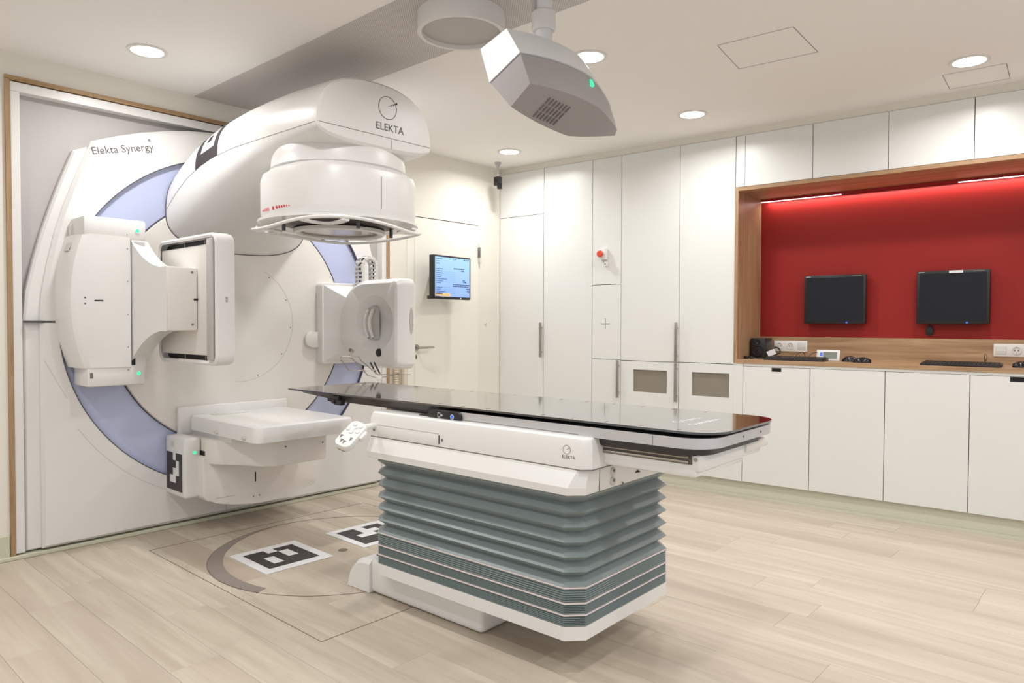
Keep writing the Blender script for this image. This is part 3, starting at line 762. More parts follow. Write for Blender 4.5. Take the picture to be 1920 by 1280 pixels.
# marker patch on the arm side
def patch(cellsl, u0, u1, v0, v1, off, m, name, n=5, sub=4):
    mb = MB()
    for (c, r) in cellsl:
        G_ = []
        for i in range(sub+1):
            row = []
            for j in range(sub+1):
                u = u0+(u1-u0)*(c+i/sub)/n; v = v0+(v1-v0)*(r+j/sub)/n
                p = armpt(u, v); e1 = armpt(u+.01, v)-armpt(u-.01, v); e2 = armpt(u, v+.02)-armpt(u, v-.02)
                nn = e1.cross(e2).normalized()
                if nn.x > 0: nn = -nn
                row.append(mb.b.verts.new(p+nn*off))
            G_.append(row)
        for i in range(sub):
            for j in range(sub): mb.b.faces.new((G_[i][j], G_[i+1][j], G_[i+1][j+1], G_[i][j+1]))
    return part(mb, name, m, arm)
patch([(c, r) for c in range(5) for r in range(5)], 4.16, 3.95, radians(133), radians(180), .0012, 'paper', 'marker_base')
patch(black([(1, 1), (2, 1), (3, 1), (1, 2), (3, 2), (1, 3), (2, 3), (3, 3), (2, 0)]), 4.16, 3.95, radians(133), radians(180), .0024, 'printb', 'marker_pattern')
# ---- treatment head
hc = (IX, 3.32, 0)
def sq(c, z, rx, ry, n=2.6, N=96):
    out = []
    for i in range(N):
        a = 2*pi*i/N; ca, sa = cos(a), sin(a)
        out.append(V(c[0]+rx*math.copysign(abs(ca)**(2/n), ca), c[1]+ry*math.copysign(abs(sa)**(2/n), sa), z))
    return out
prof = [(2.20, .30), (2.17, .335), (2.12, .348), (2.075, .352), (2.068, .356), (2.06, .345)]
part(MB().loft([sq(hc, z, r, r, 2.1) for z, r in prof]), 'head_neck', 'plastic')
prof = [(2.066, .330), (2.060, .346), (2.045, .362), (2.035, .378), (2.00, .388), (1.84, .388), (1.825, .384), (1.80, .375), (1.795, .34)]
hh = part(MB().loft([sq(hc, z, r, r, 2.45) for z, r in prof]), 'head_housing', 'plastic')
# vertical seam on housing
def hp(a, r=.388, n=2.45): ca, sa = cos(a), sin(a); return (hc[0]+r*math.copysign(abs(ca)**(2/n), ca), hc[1]+r*math.copysign(abs(sa)**(2/n), sa))
ax_, ay_ = hp(radians(-91))
part(MB().tube([(ax_, ay_-.0005, 2.0), (ax_, ay_-.0005, 1.84), (ax_-.003, ay_+.01, 1.812)], .0011, 5), 'housing_seam', 'seam', hh)
for k, (a, mm) in enumerate([(-197+2.6*i, 'pinkled') for i in range(5)] + [(-181+2.5*i, 'redled') for i in range(7)]):
    x, y = hp(radians(a), .3886)
    r_ = .0098-.0011*abs((k-5) if k > 4 else (4-k)*1.2)
    d = V(x-hc[0], y-hc[1], 0).normalized(); tq = d.cross(V(0, 0, 1))
    c_ = V(x, y, 1.838)
    mb = MB(); ring_ = [[c_+dd*d+r_*(cos(b)*tq*.8+sin(b)*V(0, 0, 1)) for b in [2*pi*i/12 for i in range(12)]] for dd in (-.004, .0012)]
    part(mb.loft(ring_), 'dot_print', mm, hh)
# accessory guard below the head
gd = MB()
zg = 1.755
oring = [V(hc[0]+(.445+.03*cos(3*a))*cos(a), hc[1]+(.445+.03*cos(3*a))*sin(a), zg+.016*cos(3*a+.5)) for a in [2*pi*i/72+.35 for i in range(72)]]
gd.tube(oring, .009, 8, True)
iring = [V(hc[0]+.235*cos(a), hc[1]+.235*sin(a), zg-.012) for a in [2*pi*i/48 for i in range(48)]]
gd.tube(iring, .008, 8, True)
guard = part(gd, 'touch_guard', 'gloss')
for k in range(4):
    a = radians(45+90*k)
    A_ = V(hc[0]+.43*cos(a-.25), hc[1]+.43*sin(a-.25), zg+.006); B_ = V(hc[0]+.245*cos(a), hc[1]+.245*sin(a), zg-.008); C_ = V(hc[0]+.43*cos(a+.25), hc[1]+.43*sin(a+.25), zg+.006)
    pts = [A_*(1-t)**2+B_*2*t*(1-t)+C_*t*t for t in [i/10 for i in range(11)]]
    pts = [V(p.x, p.y, p.z) for p in pts]
    mb = MB()
    rr = []
    for i, p in enumerate(pts):
        q = pts[min(i+1, 10)]-pts[max(i-1, 0)]; q.normalize(); w = q.cross(V(0, 0, 1))*.020
        rr.append([p-w+V(0, 0, .005), p+w+V(0, 0, .005), p+w-V(0, 0, .005), p-w-V(0, 0, .005)])
    mb.loft(rr); part(mb, 'guard_brace', 'gloss', guard)
    r0 = V(hc[0]+.30*cos(a+.5), hc[1]+.30*sin(a+.5), 0)
    part(MB().box(r0.x-.007, r0.x+.007, r0.y-.007, r0.y+.007, zg-.015, 1.80), 'guard_pin', 'seamd', guard)
# flange plate
part(MB().annulus((hc[0], hc[1], 0), 2, .30, .425, 1.783, 1.795, 96), 'flange', 'gloss')
part(MB().lathe((hc[0], hc[1], 0), 2, [(1.80, .30), (1.775, .26), (1.760, .235), (1.758, .001)], 64), 'beam_window', 'charc')
part(MB().annulus((hc[0], hc[1], 0), 2, .205, .245, 1.742, 1.758, 64), 'window_ring', 'chain')
part(MB().cyl((hc[0], hc[1], 0), 2, .206, 1.750, 1.757, 64), 'window_glass', 'lens')
# ---- imaging panel unit (left)
kb = MB()
def cyl_x(z): return 1.225+1.05-math.sqrt(1.05**2-(z-1.372)**2)
poly = [(cyl_x(z), z) for z in [1.01+(1.72-1.01)*i/12 for i in range(13)]]
rings = []
for i in range(13):
    z = 1.010+.71*i/12; x = cyl_x(z)-.012
    rings.append([V(x, 4.425, z), V(x+.0, 4.26, z), V(x+.02, 4.215, z), V(x+.045, 4.20, z), V(1.524, 4.20, z), V(1.524, 4.425, z)])
part(kb.loft(rings), 'panel_unit_body', 'plastic')
part(MB().box(1.295, 1.61, 4.205, 4.425, 1.71, 1.822, .014), 'panel_unit_cap', 'plastic')
part(MB().box(1.305, 1.60, 4.205, 4.425, .908, 1.02, .014), 'panel_unit_cap', 'plastic')
part(MB().box(1.285, 1.31, 4.38, 4.42, 1.72, 1.79, .004), 'side_block', 'plastic2')
part(MB().box(1.52, 1.551, 4.215, 4.42, 1.01, 1.72), 'slot', 'dark')
part(MB().box(1.55, 1.604, 4.212, 4.42, 1.00, 1.73), 'slot_side', 'plastic')
part(MB().box(1.53, 1.60, 4.206, 4.22, 1.70, 1.712), 'slot_edge', 'plastic')
for z in (1.762, .972): 
    g_ = part(MB().cyl((1.562, 0, z), 1, .010, 4.200, 4.207, 20), 'status_light', 'green')
    part(MB().annulus((1.562, 0, z), 1, .010, .0125, 4.199, 4.207, 24), 'light_bezel', 'gloss', g_)
part(MB().prism(rrect(1.342, 1.385, 1.369, 1.375, .002), 1, 4.1985, 4.202), 'slot_mark', 'dark')
for x, z in ((1.297, 1.385), (1.297, 1.355)): part(MB().cyl((x, 0, z), 1, .004, 4.198, 4.202, 10), 'screw', 'seamd')
for z in (1.735, 1.66, 1.48, 1.30, 1.12, .995): part(MB().cyl((1.508, 0, z), 1, .0028, 4.198, 4.202, 8), 'screw', 'seamd')
part(MB().obox((1.247, 4.30, 1.655), (-.002, 0, 0), (0, .035, 0), (.008, 0, .022)), 'label_plate', 'chain')
part(MB().box(1.318, 1.332, 4.2035, 4.206, .955, .985), 'type_label', 'seam')
# swing arm from the slot to the bracket
rr = []
for i in range(13):
    u = i/12; k = 1-(1-u)**2.2 if u < 1 else 1
    x = 1.530+.018*u; y = 4.215-.425*u
    zc = 1.378; h = .335-(.335-.168)*min(1, k*1.02)
    wd = .11-.01*u
    rr.append([V(x, y, zc-h), V(x, y, zc+h), V(x+wd*.3, y+.03, zc+h+.003), V(x+wd, y+.05, zc+h), V(x+wd, y+.05, zc-h), V(x+wd*.3, y+.03, zc-h-.003)])
part(MB().loft(rr), 'swing_arm', 'gloss')
part(MB().box(1.548, 1.700, 3.77, 4.00, 1.212, 1.545, .008), 'bracket', 'plastic2')
part(MB().box(1.680, 1.701, 3.766, 3.772, 1.372, 1.382), 'slot_mark', 'dark')
for z in (1.245, 1.52): part(MB().cyl((1.672, 0, z), 1, .006, 3.766, 3.772, 12), 'screw', 'seam')
# detector panel: rounded tray seen from its back
dp_ = MB()
o_ = rrect(3.545, 4.26, 1.032, 1.718, .055, 8); i_ = rrect(3.567, 4.238, 1.054, 1.696, .04, 8)
dp_.loft([[V(1.700, a, b) for a, b in i_], [V(1.692, (a+c)/2, (b+d)/2) for (a, b), (c, d) in zip(i_, o_)], [V(1.700, a, b) for a, b in o_],
          [V(1.775, a, b) for a, b in o_], [V(1.795, a*.985+3.9*.015, b*.985+1.375*.015) for a, b in o_]], cap=False)
tray = part(dp_, 'detector_tray', 'plastic')
part(MB().prism(i_, 0, 1.735, 1.794), 'tray_inside', 'dark', tray)
part(MB().box(1.702, 1.74, 3.655, 4.23, 1.082, 1.665, .008), 'detector_box', 'plastic2', tray)
part(MB().box(1.684, 1.735, 3.578, 3.64, 1.058, 1.69, .01), 'tray_lining', 'greyp', tray)
for y in (3.75, 4.0):
    for z in (1.058, 1.692): part(MB().box(1.732, 1.737, y-.0016, y+.0016, z-.03 if z > 1.4 else z-.006, z+.006 if z > 1.4 else z+.03), 'tray_rib', 'chain', tray)
part(MB().cyl((1.745, 0, 1.377), 1, .0001, 3.544, 3.5455, 4), 'pad', 'gloss', tray)
text('tray_print', 'XVI', .018, 'print', tray, inv @ basis((1.742, 3.5435, 1.388), V(0, 0, -1), V(1, 0, 0)))
# ---- lower panel unit
part(MB().box(1.795, 1.893, 4.165, 4.43, .225, .580, .018, 3), 'side_box', 'plastic')
g_ = part(MB().cyl((1.852, 0, .495), 1, .010, 4.158, 4.167, 20), 'status_light', 'green')
part(MB().annulus((1.852, 0, .495), 1, .010, .0125, 4.157, 4.167, 24), 'light_bezel', 'gloss', g_)
part(MB().box(1.792, 1.797, 4.19, 4.40, .262, .488), 'marker_base', 'paper')
mb = MB()
for (c, r) in black([(2, 0), (3, 1), (3, 2), (2, 2), (2, 3), (1, 3)]):
    y0 = 4.400-c*.042; z1 = .486-r*.0446
    mb.box(1.7908, 1.7925, y0-.042, y0, z1-.0446, z1)
part(mb, 'marker_pattern', 'printb', smooth=0)
part(MB().box(1.7915, 1.796, 4.30, 4.34, .52, .55), 'label_plate', 'chain')
R1 = 1.115
def cyl_z(x): return GZ-math.sqrt(R1*R1-(x-GX)**2)
pts = [(x, cyl_z(x)) for x in [1.90+(2.62-1.90)*i/14 for i in range(15)]]
poly = [(1.872, .474), (1.872, .235)] + pts + [(2.640, .22), (2.640, .474)]
part(MB().prism(poly, 1, 4.10, 4.43, .012), 'lower_unit_body', 'plastic2')
part(MB().box(1.893, 2.60, 4.125, 4.42, .470, .50), 'gap', 'dark')
part(MB().prism(rrect(2.196, 2.203, .277, .338, .002), 1, 4.0985, 4.102), 'slot_mark', 'dark')
for x in (2.185, 2.225): part(MB().cyl((x, 0, .19), 1, .004, 4.098, 4.102, 10), 'screw', 'seamd')
part(MB().box(1.95, 2.07, 4.0992, 4.101, .2155, .217), 'cover_seam', 'seam')
# carriage
cpoly = [(1.897, 4.38), (1.897, 4.11)] + [(2.09, 3.80), (2.115, 3.768), (2.15, 3.75)] + [(2.476, 3.75), (2.476, 4.38)]
part(MB().prism(cpoly, 2, .425, .572, .008), 'carriage', 'plastic2')
part(MB().box(2.14, 2.47, 3.76, 4.3, .575, .595), 'carriage_gap', 'dark')
part(MB().box(1.95, 2.47, 3.90, 4.40, .568, .602), 'carriage_top', 'plastic')
for x, z in ((2.20, .535), (2.45, .53)): part(MB().cyl((x, 0, z), 1, .005, 3.747, 3.752, 10), 'screw', 'seamd')
# table-like detector plate
pz = rrect(1.922, 2.560, 3.568, 4.40, .05, 7)
dt = MB().loft([[V(a, b, .602) for a, b in pz], [V(2.24+(a-2.24)*1.0, 3.98+(b-3.98)*1.0, .610) for a, b in pz], [V(a, b, .668) for a, b in pz],
                [V(2.24+(a-2.24)*.985, 3.98+(b-3.98)*.985, .684) for a, b in pz], [V(2.24+(a-2.24)*.95, 3.98+(b-3.98)*.96, .690) for a, b in pz]])
dt = part(dt, 'detector_plate', 'gloss')
for y in (4.02, 3.70): part(MB().lathe((0, y, .622), 0, [(1.924, .012), (1.912, .012), (1.908, .009), (1.907, .001)], 16), 'side_button', 'chain', dt)
part(MB().box(2.02, 2.24, 4.25, 4.32, .690, .6925, .001), 'top_label', 'cream', dt)
part(MB().box(1.86, 2.60, 4.40, 4.43, .55, .74, .01), 'mount_plate', 'plastic')
# ---- x-ray source unit (right)
base_p = rrect(2.845, 3.28, .965, 1.545, .03, 5)
part(MB().loft([[V(a, 4.43, b) for a, b in base_p], [V(a, 4.37, b) for a, b in base_p], [V(a*.98+3.06*.02, 4.36, b*.98+1.255*.02) for a, b in base_p]]), 'source_base', 'plastic')
part(MB().loft([[V(x, y, z) for x, y, z in ((2.86, 4.361, .985), (3.25, 4.361, .985), (3.25, 4.361, 1.525), (2.86, 4.361, 1.525))],
                [V(x, y, z) for x, y, z in ((2.97, 4.20, 1.09), (3.2, 4.20, 1.04), (3.2, 4.20, 1.47), (2.97, 4.20, 1.42))]]), 'source_neck', 'plastic')
CYC, CZC = 3.86, 1.255
out_ = rrect(3.615, 3.99, .958, 1.548, .035, 5)
dpoly = [(3.65, 1.548), (3.63, 1.540), (3.615, 1.515), (3.615, .99), (3.63, .968), (3.65, .958), (3.98, .958)]
dpoly += [(3.98+.30*cos(t), 1.253+.295*sin(t)) for t in [-pi/2+pi*i/24 for i in range(25)]]
an = sorted({2*pi*i/120 for i in range(120)} | {math.atan2(z-CZC, y-CYC) % (2*pi) for y, z in dpoly[:7]})
def dring(x, k=1.0, r=None):
    o = []
    for a in an:
        if r: o.append(V(x, CYC+r*1.08*cos(a), CZC+r*sin(a)))
        else:
            y, z = star(dpoly, a, (CYC, CZC)); o.append(V(x, 3.93+(y-3.93)*k, CZC+(z-CZC)*k))
    return o
part(MB().loft([dring(3.02, r=.001), dring(3.015, r=.06), dring(2.99, r=.125), dring(2.93, r=.176), dring(2.922, r=.186), dring(2.922, .90), dring(2.932, .95), dring(2.965, 1), dring(3.06, 1), dring(3.075, .97)]), 'source_housing', 'plastic')
part(MB().cyl((0, 3.812, 1.061), 0, .027, 2.918, 2.93, 24), 'black_cap', 'dark', label='round black cap')
# dish window with two curved grips
wn = part(MB().prism([(3.965, 1.365), (3.90, 1.365), (3.90, 1.148), (3.965, 1.148), (4.02, 1.175), (4.035, 1.255), (4.02, 1.34)], 0, 2.962, 2.995), 'source_window', 'chain')
for y0 in (3.965, 3.915):
    pts = [V(2.952-.03*sin(pi*t), y0, 1.16+.19*t) for t in [i/12 for i in range(13)]]
    rr = [[p+V(-.006, -.010, 0), p+V(.006, -.010, 0), p+V(.006, .010, 0), p+V(-.006, .010, 0)] for p in pts]
    part(MB().loft(rr), 'grip', 'gloss', wn)
    part(MB().cyl((0, y0, 1.158), 0, .006, 2.951, 2.956, 12), 'grip_screw', 'seam', wn)
part(MB().loft([[V(3.035+.014*cos(2*pi*i/24), 3.6148-d, 1.27+.085*sin(2*pi*i/24)) for i in range(24)] for d in (0, .003)]), 'side_lens', 'greyp')
pill = rrect(2.742, 2.90, 1.085, 1.195, .05, 8)
part(MB().prism(pill, 1, YW-.05, YW-.018, .008), 'pill_cover', 'plastic2')
# energy chain loop: links, each a part
def chainpath(u):
    if u < .34: return V(3.105, 4.27, 1.50+.17*u/.34)
    if u < .66: a = pi*(u-.34)/.32; return V(3.165-.06*cos(a), 4.27, 1.67+.062*sin(a))
    return V(3.225, 4.27, 1.67-.17*(u-.66)/.34)
cl0 = None
for i in range(17):
    u = (i+.5)/17; p = chainpath(u); t_ = (chainpath(u+.02)-chainpath(u-.02)).normalized(); nn = t_.cross(V(0, 1, 0))
    mb = MB()
    for sy in (-.042, .042): mb.obox(p+V(0, sy, 0), t_*.0165, V(0, .003, 0), nn*.013, .003, 1)
    mb.obox(p+nn*.011, t_*.007, V(0, .042, 0), nn*.002); mb.obox(p-nn*.011, t_*.007, V(0, .042, 0), nn*.002)
    part(mb, 'chain_link', 'chain')
part(MB().tube([chainpath(u/20) for u in range(1, 20)], .006, 6), 'chain_cable', 'dark')
# wire collision frame below the source
wf = part(MB().tube([(2.551, 3.70, 1.048), (2.678, 3.70, 1.046), (2.70, 3.70, 1.02), (2.80, 3.70, .945), (2.83, 3.70, .925), (3.10, 3.70, .913)], .0035, 6), 'wire_guard', 'steel')
part(MB().tube([(2.551, 3.70, 1.048), (2.545, 3.70, 1.035), (2.62, 3.72, .965), (2.66, 3.72, .955), (2.84, 3.72, .955)], .0035, 6), 'guard_wire', 'steel', wf)
part(MB().tube([(2.62, 3.70, 1.045), (2.75, 3.70, .925), (2.82, 3.70, .905), (2.90, 3.70, .908), (3.0, 3.70, .925)], .0035, 6), 'guard_wire', 'steel', wf)
part(MB().tube([(2.615, 3.70, 1.04), (2.655, 3.74, 1.085)], .007, 8).tube([(2.64, 3.735, 1.088), (2.665, 3.745, 1.078)], .012, 8), 'guard_pin', 'steel', wf)
part(MB().tube([(2.83, 3.72, .93), (2.83, 3.78, 1.0)], .005, 8), 'guard_pin', 'dark', wf)
part(MB().tube([(2.86, 3.72, .93), (2.86, 3.78, 1.0)], .005, 8), 'guard_pin', 'dark', wf)
# tubes hanging at the door side of the frame
hz = thing('ribbed_hose', 'pale ribbed hose standing on the wall beside the oak trim', 'hose', (3.555, YW-.03, 0))
prof = []
for i in range(52): prof += [(.02+i*.018, .017), (.029+i*.018, .021)]
MB().lathe((0, 0, 0), 2, prof, 14).build('hose', 'tanmetal', hz)
hz = thing('wall_pipe', 'smooth pale upright pipe between hose and door', 'pipe', (3.625, YW-.03, 0))
MB().tube([(0, 0, .02), (0, 0, .95), (0, .03, .97)], .014, 12).build('pipe', 'tanmetal', hz)
MB().box(-.02, .02, -.02, .029, .62, .64).build('pipe_clip', 'seam', hz)

# ================================================================== THE TREATMENT COUCH
CRr = .02315
co = thing('treatment_couch', 'long black treatment couch on a white base with green bellows', 'couch', (2.30, 2.0, 0), CRr)
# foot column
ft = MB()
fx0, fx1 = -.272, .272
rs = []
for y, h in ((-.012, .0), ):
    pass
ft.box(fx0, fx1, -.012, .70, .002, .16, .022, 4)
rings = []
for i in range(9):
    u = i/8; y = .69+.165*u; h = .15*math.sqrt(max(.0, 1-(u)**3.0))+.004
    rings.append([V(fx0-.012, y, .002), V(fx0-.012, y, max(.004, h-.02)), V(fx0+.01, y, h), V(fx1-.01, y, h), V(fx1+.012, y, max(.004, h-.02)), V(fx1+.012, y, .002)])
ft.loft(rings)
ft.build('foot_casting', 'gloss', co)
MB().cyl((-.20, .72, 0), 2, .014, .140, .1555, 16).build('foot_screw', 'seam', co)
def octo(x, y0, y1, c): return [(-x, y0+c), (-x+c, y0), (x-c, y0), (x, y0+c), (x, y1-c), (x-c, y1), (-x+c, y1), (-x, y1-c)]
def oring_(x, y0, y1, c, z, k=0): return [V(a, b, z) for a, b in octo(x-k, y0+k, y1-k, c-k*.4)]
BX, BY0, BY1, BC = .345, -.53, .605, .056
MB().loft([oring_(BX, BY0, BY1, BC, .140), oring_(BX, BY0, BY1, BC, .189)]).build('base_skirt', 'gloss', co, 20)
# compressed pleats with pale bands
def pleats(z0, z1, n, depth, name, m):
    rs = []
    for i in range(n):
        za = z0+(z1-z0)*i/n; zb = z0+(z1-z0)*(i+.5)/n
        rs += [oring_(BX, BY0, BY1, BC, za, depth), oring_(BX, BY0, BY1, BC, zb, 0)]
    rs.append(oring_(BX, BY0, BY1, BC, z1, depth))
    MB().loft(rs).build(name, m, co, smooth=0)
pleats(.189, .2275, 6, .008, 'pleat_pack', 'bellowp')
pleats(.2325, .2695, 6, .008, 'pleat_pack', 'bellowp')
pleats(.2745, .3235, 6, .008, 'pleat_pack', 'bellowp')
for z in (.230, .272, .3265): MB().loft([oring_(BX+.001, BY0-.001, BY1+.001, BC, z-.0028), oring_(BX+.001, BY0-.001, BY1+.001, BC, z+.0028)]).build('pale_band', 'band', co, 20)
rs = []
zb0, zb1, nf = .330, .6455, 6
for i in range(nf):
    za = zb0+(zb1-zb0)*i/nf; zm = zb0+(zb1-zb0)*(i+.5)/nf
    rs += [oring_(BX, BY0, BY1, BC, za, .0), oring_(BX, BY0, BY1, BC, zm, .034)]
rs.append(oring_(BX, BY0, BY1, BC, zb1, 0)); rs.append(oring_(BX, BY0, BY1, BC, zb1+.006, 0)); rs.append(oring_(BX, BY0, BY1, BC, zb1+.012, .02)); rs.append(oring_(BX, BY0, BY1, BC, zb1+.02, .02))
MB().loft(rs).build('bellows', 'bellow', co, smooth=0)
# flared lower housing
def oc(x, y0, y1, c, z): return [V(a, b, z) for a, b in octo(x, y0, y1, c)]
MB().loft([oc(.352, -.535, .625, .045, .655), oc(.376, -.552, .632, .045, .664), oc(.378, -.556, .632, .045, .690), oc(.352, -.558, .622, .03, .742), oc(.350, -.558, .622, .03, .752)]).build('lower_housing', 'gloss', co, 12)
UZ0, UZ1 = .7545, .862
MB().loft([oc(.350, -.575, .620, .028, UZ0), oc(.350, -.575, .620, .028, UZ1-.028), oc(.343, -.568, .612, .025, UZ1-.006), oc(.334, -.558, .604, .02, UZ1)]).build('upper_housing', 'gloss', co, 25)
MB().loft([oc(.3505, -.576, .621, .028, .7505), oc(.3505, -.576, .621, .028, .7545)]).build('housing_seam', 'seam', co, 12)
MB().box(-.352, -.348, .155, .545, .7545, .806, .002).build('access_flap', 'gloss', co)
MB().box(-.3526, -.350, .155, .545, .8058, .8072).build('flap_seam', 'faint', co)
MB().box(-.3526, -.350, .150, .155, .765, .80).build('flap_seam', 'seamd', co)
for y, z in ((.57, .782), (.135, .782)):
    MB().cyl((0, y, z), 0, .0055, -.3525, -.349, 14).build('screw', 'seam', co)
lgm = MB().annulus((0, -.487, .817), 0, .0150, .0162, -.3508, -.3495, 30).tube([(-.3507, -.487, .817), (-.3507, -.499, .826)], .0006, 4)
lgm.build('logo_ring', 'seam', co)
text('lettering', 'ELEKTA', .0165, 'seam', co, basis((-.3507, -.466, .786), V(0, -1, 0), V(0, 0, 1)), .0003)
# end plate: connectors and marks on the foot side
MB().box(-.252, -.250, -.5588, -.556, .664, .75).build('panel_seam', 'seam', co)
for z in (.722, .687):
    c_ = MB().lathe((-.165, 0, z), 1, [(-.555, .0155), (-.561, .0155), (-.562, .013), (-.5615, .001)], 20).build('connector', 'chain', co)
    MB().cyl((-.165, 0, z+.004), 1, .006, -.5635, -.561, 10).build('connector_plug', 'seam', c_)
MB().prism([(-.008, .692), (.028, .690), (.014, .700), (.002, .700)], 1, -.5585, -.5555).build('cable_slot', 'dark', co)
for z in (.745, .668): MB().cyl((-.095, 0, z), 1, .0035, -.5585, -.5555, 8).build('screw', 'seam', co)
# sliding carriage under the top
prof = [(-.575, .755), (-.575, .862), (-1.0, .862), (-.985, .842), (-.965, .785), (-.93, .772), (-.80, .758)]
cg = MB().loft([[V(-.335, -.5, .772), V(-.335, -.575, .772), V(-.255, -.93, .785), V(-.255, -.955, .797), V(-.255, -.965, .858), V(-.335, -.5, .858)],
                [V(.335, -.5, .772), V(.335, -.575, .772), V(.06, -.93, .785), V(.06, -.955, .797), V(.06, -.965, .858), V(.335, -.5, .858)]])
cg = MB().box(-.252, .25, -.935, -.5, .782, .836, .008)
cgo = cg.build('slide_carriage', 'gloss', co)
MB().box(-.255, .12, -.925, -.56, .762, .79, .012).build('carriage_belly', 'gloss', cgo)
MB().box(.1, .30, -.945, -.5, .80, .836, .008).build('carriage_end', 'plastic2', cgo)
MB().box(-.2555, -.250, -.91, -.555, .805, .835).build('rail_groove', 'carc', cgo)
MB().tube([(-.256, -.90, .828), (-.256, -.555, .828)], .005, 8).build('guide_rail', 'steel', cgo)
MB().tube([(-.256, -.90, .812), (-.256, -.555, .812)], .005, 8).build('guide_rail', 'steel', cgo)
MB().cyl((0, -.922, .822), 0, .006, -.256, -.25, 14).build('screw', 'steel', cgo)
MB().cyl((-.268, 0, .842), 1, .006, -.5775, -.57, 14).build('screw', 'seam', cgo)
MB().box(-.30, .30, -.5, .33, .8625, .8665).build('cover_plate', 'charc', co)
# under-frame, rail
def outl(x, y0, y1, r, n=8):
    o = []
    for cx, cy, a in ((x-r, y0+r, -pi/2), (-x+r, y0+r, pi)):
        pass
    o = [(x, y1)]
    o += [(x-r+r*cos(t), y0+r+r*sin(t)) for t in [0-pi/2*i/n for i in range(n+1)]]
    o += [(-x+r+r*cos(t), y0+r+r*sin(t)) for t in [-pi/2-pi/2*i/n for i in range(n+1)]]
    o += [(-x, y1)]
    return o
MB().prism(outl(.274, -.95, .25, .09), 2, .833, .8695, .004).build('under_frame', 'charc', co)
MB().prism(outl(.262, -.96, .25, .09), 2, .866, .892).build('top_core', 'black', co)
ro = outl(.300, -.985, .10, .11, 10); ri = outl(.288, -.973, .10, .098, 10)
m = MB(); rr = [[V(a, b, .8605), V(a, b, .8935), V(c, d, .8935), V(c, d, .8605)] for (a, b), (c, d) in zip(ro, ri)]
m.loft(rr); rail = m.build('side_rail', 'alu', co)
MB().box(-.3006, -.2995, -.795, -.793, .861, .893).build('rail_joint', 'seam', rail)
for x in (-.03, .12): MB().cyl((x, 0, .877), 1, .004, -.9865, -.984, 10).build('rail_screw', 'seam', rail)
# handle with icons
hl = MB().prism(rrect(.07, .262, .8535, .894, .018, 5), 0, -.312, -.276, .004).build('handle', 'black', co)
MB().prism(rrect(.186, .202, .866, .886, .002, 2), 0, -.3128, -.3118).build('handle_icon', 'alu', hl)
MB().prism(rrect(.1895, .1985, .8695, .8825, .001, 2), 0, -.3132, -.3127).build('handle_icon', 'black', hl)
MB().prism([(.184, .8735), (.178, .8735), (.178, .871), (.170, .876), (.178, .881), (.178, .8785), (.184, .8785)], 0, -.3128, -.3118).build('handle_icon', 'alu', hl)
MB().cyl((0, .117, .874), 0, .0105, -.3130, -.3118, 20).build('handle_button', 'podw', hl)
MB().cyl((0, .117, .874), 0, .0085, -.3134, -.3129, 20).build('button_face', 'blue', hl)
# carbon fibre top
zt = .912
top = []
prof_y = [(-1.0, .276), (-.9, .276), (0, .276), (1.0, .274), (1.36, .272), (1.40, .266)]
pl2 = outl(.276, -1.0, 1.36, .115, 10)
pl2 = [(.276, 1.36), (.268, 1.395)][::-1] + pl2[1:-1] + [(-.276, 1.36), (-.268, 1.388)]
MB().prism(pl2, 2, .9045, zt).build('table_top', 'carbon', co, 20)
# tapering body under the head half
rs = []
for y, zb, hx_ in ((.20, .866, .262), (.6, .868, .262), (.94, .870, .262), (1.0, .876, .262), (1.28, .893, .256), (1.33, .902, .250)):
    rs.append([V(-hx_+.012, y, zb), V(hx_-.012, y, zb), V(hx_+.008, y, .9046), V(-hx_-.008, y, .9046)])
MB().loft(rs).build('top_underside', 'charc', co, smooth=20)
ck = MB().box(-.284, -.255, .93, .99, .868, .900, .004).box(-.29, -.262, .90, .955, .858, .882, .004).cyl((0, .955, .875), 0, .010, -.296, -.26, 12)
ck.box(-.288, -.27, .975, 1.01, .872, .888, .003).build('index_clamp', 'black', co)
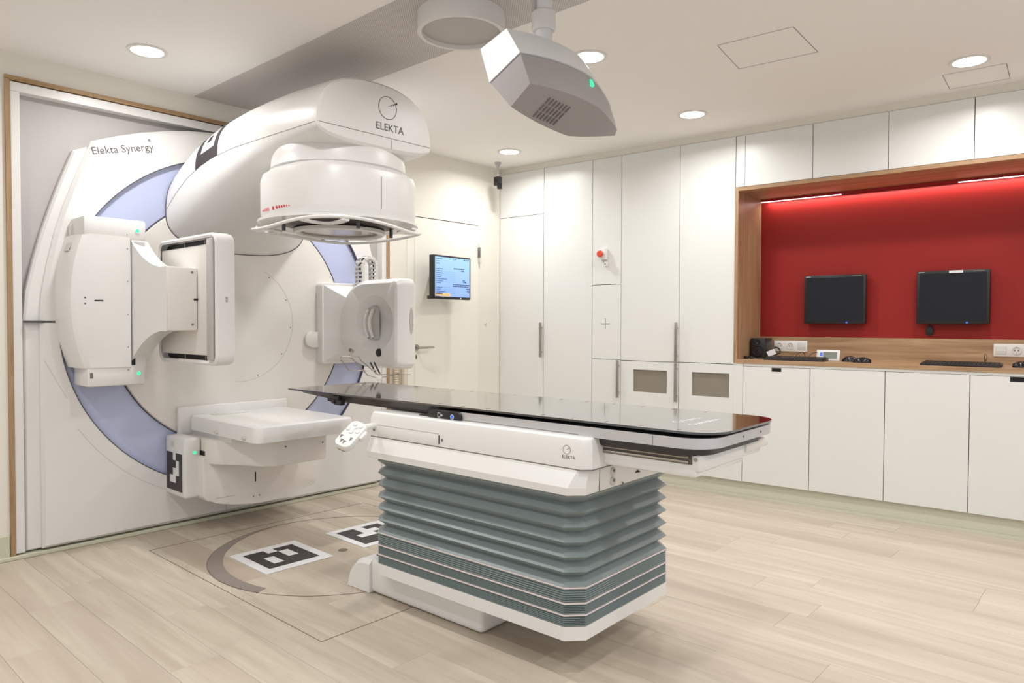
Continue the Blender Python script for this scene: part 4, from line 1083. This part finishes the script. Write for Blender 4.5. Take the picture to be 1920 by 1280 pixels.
# index marks along both edges
m = MB()
for k in range(16):
    y = -.86+k*.14
    for x in (-.245, .245): m.box(x-.012, x+.012, y-.002, y+.002, zt, zt+.0004)
m.build('index_marks', 'seam', co, smooth=0)
text('lettering', 'ELEKTA', .034, 'paper', co, basis((-.050, -.782, zt+.0003), V(1, -.12, 0), V(.12, 1, 0)), .0003)
MB().annulus((-.078, -.768, 0), 2, .016, .019, zt, zt+.0006, 28).build('logo_ring', 'paper', co, smooth=0)
text('lettering', 'Connexion', .045, 'paper', co, basis((-.125, -.852, zt+.0003), V(1, -.03, 0), V(.03, 1, 0)), .0003)
# hand pendant on its bracket
pd = thing('hand_pendant', 'white hand pendant with round and arrow keys on the couch corner', 'remote control', (0, 0, 0))
R = Matrix.Rotation(CRr, 4, 'Z')
def cw(x, y, z): return Matrix.Translation((2.30, 2.0, 0)) @ R @ V(x, y, z)
pdc = cw(-.525, .50, .782)
pd.location = pdc
Lp = V(.120, .016, .084).normalized(); Xp = V(.0233, -.0678, -.02); Xp = (Xp-Lp*Xp.dot(Lp)).normalized()
Fp = Xp.cross(Lp)
mm_ = Matrix(((Xp.x, Lp.x, Fp.x, 0), (Xp.y, Lp.y, Fp.y, 0), (Xp.z, Lp.z, Fp.z, 0), (0, 0, 0, 1)))
def pp(mb, n, m, par=None, s=32): mb.xf(mm_); return mb.build(n, m, par or pd, s)
pt = rrect(-.040, .040, -.075, .075, .026, 6)
pp(MB().loft([[V(a*.8, b*.9, -.022) for a, b in pt], [V(a*.96, b*.97, -.014) for a, b in pt], [V(a, b, .004) for a, b in pt], [V(a*.93, b*.95, .014) for a, b in pt]]), 'casing', 'gloss')
for a, b in ((-.014, .050), (.016, .050), (-.026, .018), (.020, .020), (-.004, .008)):
    k_ = pp(MB().cyl((a, b, 0), 2, .0095, .013, .0152, 16), 'round_key', 'greyp')
    pp(MB().cyl((a, b, 0), 2, .0075, .0150, .0165, 16), 'key_cap', 'gloss', k_)
for a, b in ((-.028, -.028), (.020, -.026), (-.012, -.048), (.003, -.050)):
    pp(MB().prism([(a-.007, b+.009), (a+.007, b+.009), (a, b-.011)], 2, .013, .0155), 'arrow_key', 'seam')
pp(MB().box(-.02, .02, -.073, -.060, -.020, -.004, .004), 'cable_gland', 'seam')
pp(MB().box(.035, .052, .0, .045, -.016, .006, .006), 'holder', 'gloss')
a = cw(-.405, .575, .80)-pdc
MB().tube([(0.02, -.01, .02), a*.6+V(0, 0, .01), cw(-.346, .57, .80)-pdc], .014, 10).build('bracket', 'gloss', pd)
